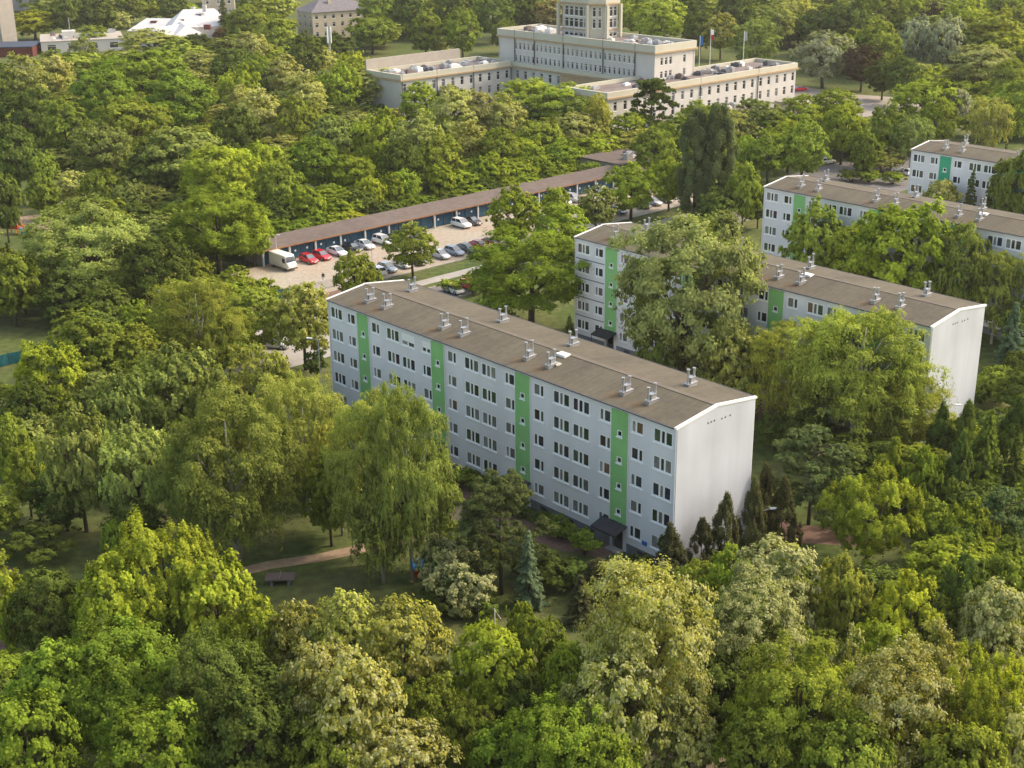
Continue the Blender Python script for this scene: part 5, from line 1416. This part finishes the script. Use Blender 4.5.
shrub|lm|6.9|118.1|2.7|2.6|28|rounded bright green bush at the entrance of the nearest block
shrub|md|4.6|121.6|3.0|2.4|30|SH
shrub|dk|3.2|123.3|2.6|2.2|26|SH
shrub|dk|3.5|112.1|4.3|3.2|46|SH
shrub|dk|5.4|111.7|3.7|3.0|40|SH
shrub|dk|1.7|114.5|3.8|3.0|40|SH
shrub|dk|7.1|109.3|3.1|3.0|34|SH
thuja|th|7.6|108.9|3.6|4.5|40|brownish conifer bush below the entrance path
spruce|th|5.8|105.3|3.0|5.0|34|SH
shrub|md|-4.6|133.8|3.2|2.2|30|SH
shrub|md|-6.6|134.3|2.8|2.0|26|SH
shrub|dk|-3.0|130.7|3.0|2.4|28|SH
shrub|dk|0.7|126.6|2.7|2.0|26|SH
pine|pn|-1.2|110.6|8.7|13.0|98|dark full pine in front of the nearest facade
spruce|bs|1.3|108.3|3.2|8.0|36|blue spruce below the dark pine
spiky|yl|-2.2|113.4|2.2|4.0|24|small yellow green sapling beside the blossoming bush
bloom|wb|-6.6|109.4|4.5|6.5|50|upper left of the two white blossoming bushes by the lawn
bloom|wb|-4.4|106.4|5.8|6.0|66|wide white blossoming bush by the lawn
shrub|dk|-6.7|107.4|4.1|2.4|46|SH
shrub|dk|-3.2|106.9|3.6|2.2|40|SH
weep|gt|-26.7|117.8|11.9|18.0|128|large weeping birch left of the lawn
weep|gt|-30.5|119.6|6.7|14.0|70|LB
weep|ol|-21.4|128.6|7.7|16.0|76|LB
weep|ol|-13.4|116.7|7.7|19.0|84|weeping birch left of the tallest one by the facade
weep|gt|-9.6|113.8|6.6|21.0|74|tall weeping birch overlapping the nearest facade
weep|gt|-7.8|115.3|5.5|14.0|60|LB
weep|gt|-12.3|112.9|5.5|11.0|60|LB
weep|ol|-17.3|122.8|4.9|13.0|50|LB
broad|md|-18.1|120.6|4.8|10.5|50|small round tree with visible trunk beside the footpath
weep|ol|-28.7|145.2|7.5|13.0|66|LB
robinia|ol|-27.7|171.6|7.6|13.0|58|olive brown tree at the left end of the nearest block
robinia|lm|-37.0|167.7|6.5|9.0|50|LB
shrub|dk|-25.8|168.7|3.2|4.0|24|LB
robinia|md|-35.1|177.0|8.7|10.0|64|tree with visible trunk below the teal net fence
weep|yo|-40.7|167.3|11.2|15.0|88|golden green drooping tree left of the teal net fence
spiky|pg|-36.8|140.9|9.6|15.0|88|pale lime tree in the middle of the left wood
spiky|pg|-42.1|137.1|6.4|13.0|60|LB
spiky|sg2|-43.5|124.3|7.1|14.0|72|pale silvery green tree with upright shoots at far left
spiky|sg2|-37.4|122.4|7.0|13.0|72|pale silvery green tree beside the large weeping birch
spiky|pg|-31.8|136.8|6.4|13.0|60|LB
broad|md|-52.3|160.1|9.6|12.0|78|LL
broad|lm|-53.9|148.9|7.2|13.0|62|LL
broad|lm|-50.8|176.1|4.6|9.0|34|LL
broad|md|-47.3|160.5|6.9|11.0|56|LL
broad|md|-52.4|131.3|4.2|11.0|40|LL
broad|dk|-54.5|143.8|5.7|9.0|50|LL
broad|gg|-65.2|202.8|19.4|17.0|128|very broad grey green tree at the left clearing
broad|dk|-52.5|194.1|9.1|14.0|62|dark tree between the broad grey green tree and lime tree
broad|br|-48.6|219.0|15.7|15.0|96|bright green leafy tree left of the parked white van
broad|lm|-43.5|223.2|6.7|11.0|40|LL
broad|md|-73.5|191.9|7.3|13.0|50|LL
broad|md|-89.8|256.9|6.5|8.0|34|LL
broad|dk|-47.3|183.9|5.6|8.0|40|LL
broad|dk|-58.0|186.8|7.1|8.0|50|LL
robinia|lm|-42.4|201.8|5.5|6.0|36|LL
broad|md|-45.6|201.4|5.2|5.0|34|LL
shrub|lm|-39.5|207.5|3.8|2.6|24|LL
shrub|md|-40.9|201.8|4.0|3.0|26|LL
shrub|br|-37.7|202.8|3.7|3.0|24|LL
broad|lm|-42.1|197.5|4.8|5.0|32|LL
broad|md|-50.3|127.9|4.1|9.0|40|LL
broad|dk|-45.5|124.6|6.0|7.0|60|LL
broad|dk|-37.2|119.5|4.9|6.0|50|LL
shrub|dk|-46.4|118.5|6.2|3.6|64|dark wide bush beside the red path at far left
broad|yl|-42.7|100.2|3.2|9.0|38|FL
broad|br|-37.8|115.1|2.3|6.0|24|small bright sapling left of the large weeping birch
broad|dg|-38.6|98.6|5.4|10.0|66|dark green tree behind the spiky yellow one at lower left
spiky|yl|-28.8|99.0|9.1|14.0|112|large spiky yellow green tree in the lower left
spiky|yl|-32.2|96.9|6.6|12.0|82|FL
spiky|yl|-24.3|97.4|6.9|12.0|86|FL
spiky|yl|-20.6|93.0|5.5|10.0|70|FL
broad|br|-29.0|85.5|8.6|13.0|120|bright green tree below the large spiky yellow one
broad|br|-33.1|84.2|6.4|12.0|90|FL
broad|br|-33.8|79.4|6.1|11.0|90|FL
broad|dg|-21.8|83.5|7.1|13.0|100|dark blue green tree below the spiky yellow one
broad|dg|-18.8|79.7|6.2|11.0|90|FL
broad|br|-25.1|79.5|6.2|10.0|90|FL
robinia|ol|-17.2|91.9|4.3|11.0|56|FL
robinia|cr|-14.0|83.8|5.0|12.0|70|FL
broad|dg|-15.9|82.0|4.9|9.0|70|FL
robinia|ol|-13.1|90.1|5.4|12.0|72|airy olive tree at the bottom edge of the lawn
robinia|ol|-8.6|89.4|6.3|12.0|84|flowering tree with crooked limb below the lawn
robinia|cr|-11.1|80.2|6.3|13.0|92|FM
broad|dg|-8.9|87.3|4.5|8.0|60|FM
broad|md|-6.0|83.6|4.3|9.0|60|FM
broad|lm|-2.0|87.7|6.2|11.0|84|rounded green tree below the goal frame
broad|md|1.9|89.3|4.1|11.0|54|fresh green tree right of the goal frame
spiky|lm|0.5|97.6|2.3|7.0|28|small pointed sapling beside the goal frame
broad|br|3.1|77.8|7.5|11.0|112|bright green tree at the bottom centre
broad|br|-0.7|79.3|5.5|8.0|80|FM
broad|md|-3.2|82.0|4.2|8.0|60|FM
robinia|cr|-7.8|77.6|6.1|9.0|90|FM
broad|md|-12.6|78.3|5.4|9.0|80|FM
broad|lm|4.3|85.0|4.3|11.0|60|FM
broad|dk|0.4|86.0|4.4|8.0|60|FM
broad|dg|-38.4|80.3|7.0|7.3|75|FL
broad|dg|-41.1|86.1|7.9|7.8|81|FL
broad|dk|-18.3|87.1|7.5|7.5|76|FM
broad|md|38.1|86.0|6.6|6.2|68|LR
broad|br|-40.6|91.1|6.7|6.3|66|FL
broad|dk|-10.0|94.1|6.5|5.8|63|FM
spiky|md|18.0|94.0|8.3|8.6|80|LR
broad|md|23.2|93.4|7.4|6.4|72|LR
broad|dk|30.5|99.6|7.8|7.9|72|LR
broad|dg|-41.7|104.6|6.4|6.2|57|FL
broad|lm|37.9|104.1|8.2|8.8|74|LR
broad|dk|44.6|105.7|7.2|7.9|64|LR
broad|md|-50.5|110.3|6.8|7.2|58|FL
broad|md|-52.8|121.1|7.4|7.0|59|LL
broad|dk|46.2|119.1|6.8|6.8|55|RC
broad|md|41.2|127.5|7.7|7.5|59|RC
broad|md|54.1|126.0|7.4|7.0|57|RC
broad|gg|-38.2|133.6|8.0|7.9|59|LL
broad|gg|-54.1|139.5|6.5|7.1|46|LL
broad|md|48.5|136.7|6.2|6.5|45|RC
broad|dk|53.3|138.6|6.3|6.8|45|RC
broad|md|-61.5|149.5|7.7|7.0|52|LL
broad|gg|-48.4|149.6|8.0|8.6|53|LL
broad|dk|61.2|149.5|7.6|7.3|51|RC
broad|md|-44.2|157.2|8.0|8.1|51|LL
broad|dk|-55.5|171.8|8.4|8.7|50|LL
spiky|md|69.8|173.3|7.6|7.8|45|RC
spiky|md|-46.3|175.6|7.8|8.5|46|LL
broad|dk|-65.3|191.8|7.7|8.1|42|LL
broad|gg|-74.2|198.2|7.4|7.9|39|LL
spiky|md|-60.2|195.7|6.6|6.4|35|LL
spiky|md|-51.3|209.7|7.1|6.3|35|LL
broad|gg|-59.6|222.9|8.1|8.3|38|LL
broad|gg|-62.0|235.8|6.9|6.9|31|LL
broad|dk|-68.5|243.5|7.6|6.9|33|LL
broad|dk|37.6|241.1|7.6|8.0|33|BT
broad|dk|-77.4|251.1|7.7|6.9|32|LL
broad|gg|-71.1|250.9|8.1|8.4|34|LL
broad|gg|-62.0|250.6|6.7|6.2|28|LL
broad|gg|-71.3|258.6|10.8|6.7|44|WL
spiky|md|-63.9|255.8|8.9|5.5|37|WL
broad|gg|-77.1|276.5|10.0|6.2|38|WL
broad|md|44.4|279.7|10.3|6.4|39|WR
robinia|ol|80.9|293.3|9.0|5.6|32|WR
broad|gg|-100.4|300.0|9.6|6.0|34|WL
broad|lm|-46.0|302.0|10.9|6.8|39|WM
robinia|ol|-51.8|308.8|10.8|6.7|37|WM
spiky|lm|20.3|307.3|10.8|6.7|38|WM
robinia|ol|30.1|310.2|10.9|6.7|37|WR
broad|md|-73.9|329.7|9.5|5.9|31|WL
broad|dk|-37.0|329.3|10.8|6.7|35|WM
broad|md|-75.0|347.7|8.8|5.4|27|WL
robinia|ol|-38.4|343.2|10.7|6.6|33|WM
robinia|ol|-74.9|357.1|10.8|6.7|32|WL
broad|dk|-42.9|355.2|9.5|5.9|29|WM
robinia|ol|-30.7|355.4|8.6|5.3|26|WM
broad|dk|-36.4|362.8|8.7|5.4|26|WM
spiky|lm|136.1|383.6|10.8|6.7|30|WR
spiky|lm|129.8|389.4|9.0|5.6|25|WR
spiky|md|-85.7|400.1|11.0|6.8|30|WL
robinia|ol|-96.3|420.3|11.2|6.9|29|WL
robinia|ol|122.8|417.0|11.2|6.9|29|WR
robinia|ol|-95.2|429.1|17.2|10.7|43|WL
broad|dk|-82.5|428.7|16.4|10.2|41|WU
broad|dk|-47.8|230.8|5.7|4.2|28|WM
broad|lm|-50.6|234.6|7.1|7.4|34|WM
broad|br|-44.5|235.1|4.7|4.1|28|WM
broad|lm|-48.1|237.8|5.7|7.3|34|WM
broad|br|-41.4|237.8|5.6|4.8|28|WM
broad|br|-45.0|239.5|6.4|6.4|34|WM
broad|br|-37.8|239.6|4.5|4.3|28|WM
broad|dk|-42.1|242.3|5.8|7.1|34|WM
broad|br|-35.6|243.0|5.0|5.1|28|WM
broad|lm|-37.7|246.4|6.7|7.9|34|WM
broad|lm|-32.6|245.4|5.7|3.9|28|WM
broad|yl|-29.7|247.4|5.5|3.9|28|WM
broad|lm|-31.8|252.6|7.5|6.6|34|WM
broad|dk|-29.2|254.5|7.1|7.0|34|WM
broad|dk|-23.4|253.1|6.0|4.3|28|WM
broad|yl|-26.7|257.1|5.6|7.6|34|WM
broad|br|-19.7|256.3|4.9|5.0|28|WM
broad|lm|-23.1|259.6|5.6|7.5|34|WM
broad|br|-16.9|259.6|5.5|3.8|28|WM
broad|lm|-20.4|262.4|6.4|7.7|34|WM
broad|dk|-13.1|262.2|6.0|3.7|28|WM
broad|lm|-10.5|264.4|5.5|3.7|28|WM
broad|lm|-13.7|267.8|5.6|7.6|34|WM
broad|lm|-7.2|267.6|5.8|4.2|28|WM
broad|lm|-10.1|270.7|7.3|6.5|34|WM
broad|dk|-4.9|270.4|5.5|4.7|28|WM
broad|br|-6.3|274.3|5.9|7.1|34|WM
broad|lm|-0.4|273.6|4.8|4.4|28|WM
broad|lm|-3.6|276.4|6.6|7.9|34|WM
broad|lm|3.1|276.5|6.0|4.6|28|WM
broad|lm|-1.2|280.0|7.5|7.0|34|WM
broad|lm|2.1|281.7|7.1|6.7|34|WM
broad|lm|8.8|281.7|4.5|4.1|28|WM
broad|lm|4.8|285.4|6.9|7.7|34|WM
broad|yl|11.5|285.0|5.2|4.6|28|WM
broad|lm|7.6|287.6|5.7|6.5|34|WM
broad|dk|15.0|287.2|4.6|3.8|28|WM
broad|br|11.6|290.7|7.7|8.0|34|WM
broad|br|17.2|289.7|5.2|3.9|28|WM
'''
KIND = {'broad': ('leafy_tree', 'leafy tree'), 'robinia': ('flowering_tree', 'airy tree'), 'weep': ('birch_tree', 'drooping tree'), 'spiky': ('maple_tree', 'bushy tree'), 'poplar': ('poplar_tree', 'columnar tree'), 'pine': ('pine_tree', 'pine'), 'spruce': ('spruce_tree', 'spruce'), 'thuja': ('thuja', 'thuja'), 'shrub': ('bush', 'bush'), 'sparse': ('airy_tree', 'sparse tree'), 'bloom': ('flowering_bush', 'flowering bush')}
CNAME = {'pp': 'olive', 'hg': 'grey green', 'yl': 'yellow green', 'dk': 'dark green', 'md': 'mid green', 'pl': 'pale olive', 'ol': 'olive green', 'lm': 'lime green', 'br': 'bright green', 'gg': 'grey green', 'rd': 'reddish brown', 'sv': 'silvery', 'cp': 'copper', 'pg': 'pale green', 'gt': 'grey green', 'th': 'brown green', 'bs': 'blue green', 'pn': 'blue green', 'yo': 'golden green', 'sg': 'silver', 'sg2': 'silvery green', 'wf': 'white flowering', 'cr': 'cream flowering', 'dg': 'deep green', 'wb': 'white blossoming', 'ob': 'brownish'}
REG = {'WL': ('in the wood at the upper left', 'trees in the upper left wood'), 'WU': ('in the far wood behind the long white building', 'trees in the far wood'), 'WM': ('in the wood between the garages and the long white building', 'trees in the wood behind the garages'), 'WR': ('among the street trees behind the third block', 'street trees behind the third block'), 'CP': ('beside the car park', 'trees beside the car park'), 'BT': ('in the yard between the apartment blocks', 'trees in the yard between the blocks'), 'RC': ('in the dark thicket at the right edge', 'trees of the right edge thicket'), 'LR': ('in the wood at the lower right', 'trees in the lower right wood'), 'SH': ('in the beds along the nearest block', 'bushes along the nearest block'), 'LB': ('among the birches left of the nearest block', 'trees of the birch grove'), 'LL': ('around the left clearing', 'trees around the left clearing'), 'FL': ('in the wood at the lower left', 'trees in the lower left wood'), 'FM': ('in the wood along the bottom edge', 'trees along the bottom edge')}
rt = random.Random(11); WID = 1.12
for line in TREES.strip().split('\n'):
    kind, cc, x, y, D, H, w, label = line.split('|')
    name, cat = KIND[kind]; group = None
    reg_ = label in REG
    if reg_: label, group = '%s %s %s' % (CNAME[cc], cat, REG[label][0]), CNAME[cc]+' '+REG[label][1]
    x, y, D, H, w = map(float, (x, y, D, H, w))
    if kind in ('poplar', 'spruce', 'thuja'): w *= 3 if kind == 'poplar' else 2.2
    if kind in ('weep',): lod = 'X' if w > 66 else 'L' if w > 42 else 'M' if w > 30 else 'S'
    else: lod = 'X' if w > 92 else 'L' if w > 58 else 'M' if w > 38 else 'S'
    nv = {'X': 3, 'L': 3, 'M': 3, 'S': 2}[lod]
    v = rt.randrange(nv)
    if y > 230 and kind in ('broad', 'robinia', 'spiky') and reg_ and w > 30 and H > 7: H *= 1.13; D *= .93
    a = ASP[kind]; wk = 1.35 if kind == 'thuja' else 1.0
    root = empty(name, (x, y, 0), rt.uniform(0, 6.28), label, cat, group or None)
    root.rotation_euler = (rt.uniform(-.03, .03), rt.uniform(-.03, .03), root.rotation_euler[2])
    t = link('trunk', get_trunk(kind, v), root, scale=(D, D, H/a))
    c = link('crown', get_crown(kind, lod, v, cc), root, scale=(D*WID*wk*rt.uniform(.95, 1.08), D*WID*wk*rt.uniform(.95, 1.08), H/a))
    base = COL[cc]; j = rt.uniform(.80, 1.18); g = rt.uniform(-.06, .06)
    c.color = (base[0]*j*(1+g), base[1]*j, base[2]*j*(1-g), 1)

# the far wood that reads as one mass
rs = np.random.RandomState(4)
srcs = []
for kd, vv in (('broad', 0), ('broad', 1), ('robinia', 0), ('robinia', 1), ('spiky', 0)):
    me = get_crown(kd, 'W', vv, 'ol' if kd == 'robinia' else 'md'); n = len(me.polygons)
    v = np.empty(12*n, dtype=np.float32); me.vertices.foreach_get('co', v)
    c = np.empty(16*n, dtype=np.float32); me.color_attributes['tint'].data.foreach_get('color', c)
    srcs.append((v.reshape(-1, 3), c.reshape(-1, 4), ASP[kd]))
VV = []; CC = []
for q in WOOD.split():
    x, y, D, H = map(float, q.split(','))
    v, c, a = srcs[rs.randint(len(srcs))]
    an = rs.uniform(0, 6.28); ca, sa = math.cos(an), math.sin(an)
    o = np.empty_like(v); D *= 1.15
    o[:, 0] = x+(v[:, 0]*ca-v[:, 1]*sa)*D; o[:, 1] = y+(v[:, 0]*sa+v[:, 1]*ca)*D; o[:, 2] = v[:, 2]*H/a
    c = c.copy(); c[:, 0] = np.clip(c[:, 0]*rs.uniform(.55, 1.35), 0, 1); c[:, 2] = np.clip(c[:, 2]+rs.uniform(-.3, .6), 0, 1)
    VV.append(o); CC.append(c)
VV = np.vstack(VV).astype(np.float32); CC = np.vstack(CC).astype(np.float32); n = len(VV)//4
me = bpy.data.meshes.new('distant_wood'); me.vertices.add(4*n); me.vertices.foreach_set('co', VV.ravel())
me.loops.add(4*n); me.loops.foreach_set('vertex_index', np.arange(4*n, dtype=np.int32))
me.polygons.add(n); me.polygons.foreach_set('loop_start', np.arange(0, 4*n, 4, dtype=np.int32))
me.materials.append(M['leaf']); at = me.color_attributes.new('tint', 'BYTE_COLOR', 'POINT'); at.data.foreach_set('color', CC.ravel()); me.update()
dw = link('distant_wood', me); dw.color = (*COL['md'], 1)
tag(dw, 'far mixed green wood behind the offices and at the top edge', 'wood', kind='stuff')
print('objects', len(bpy.data.objects))
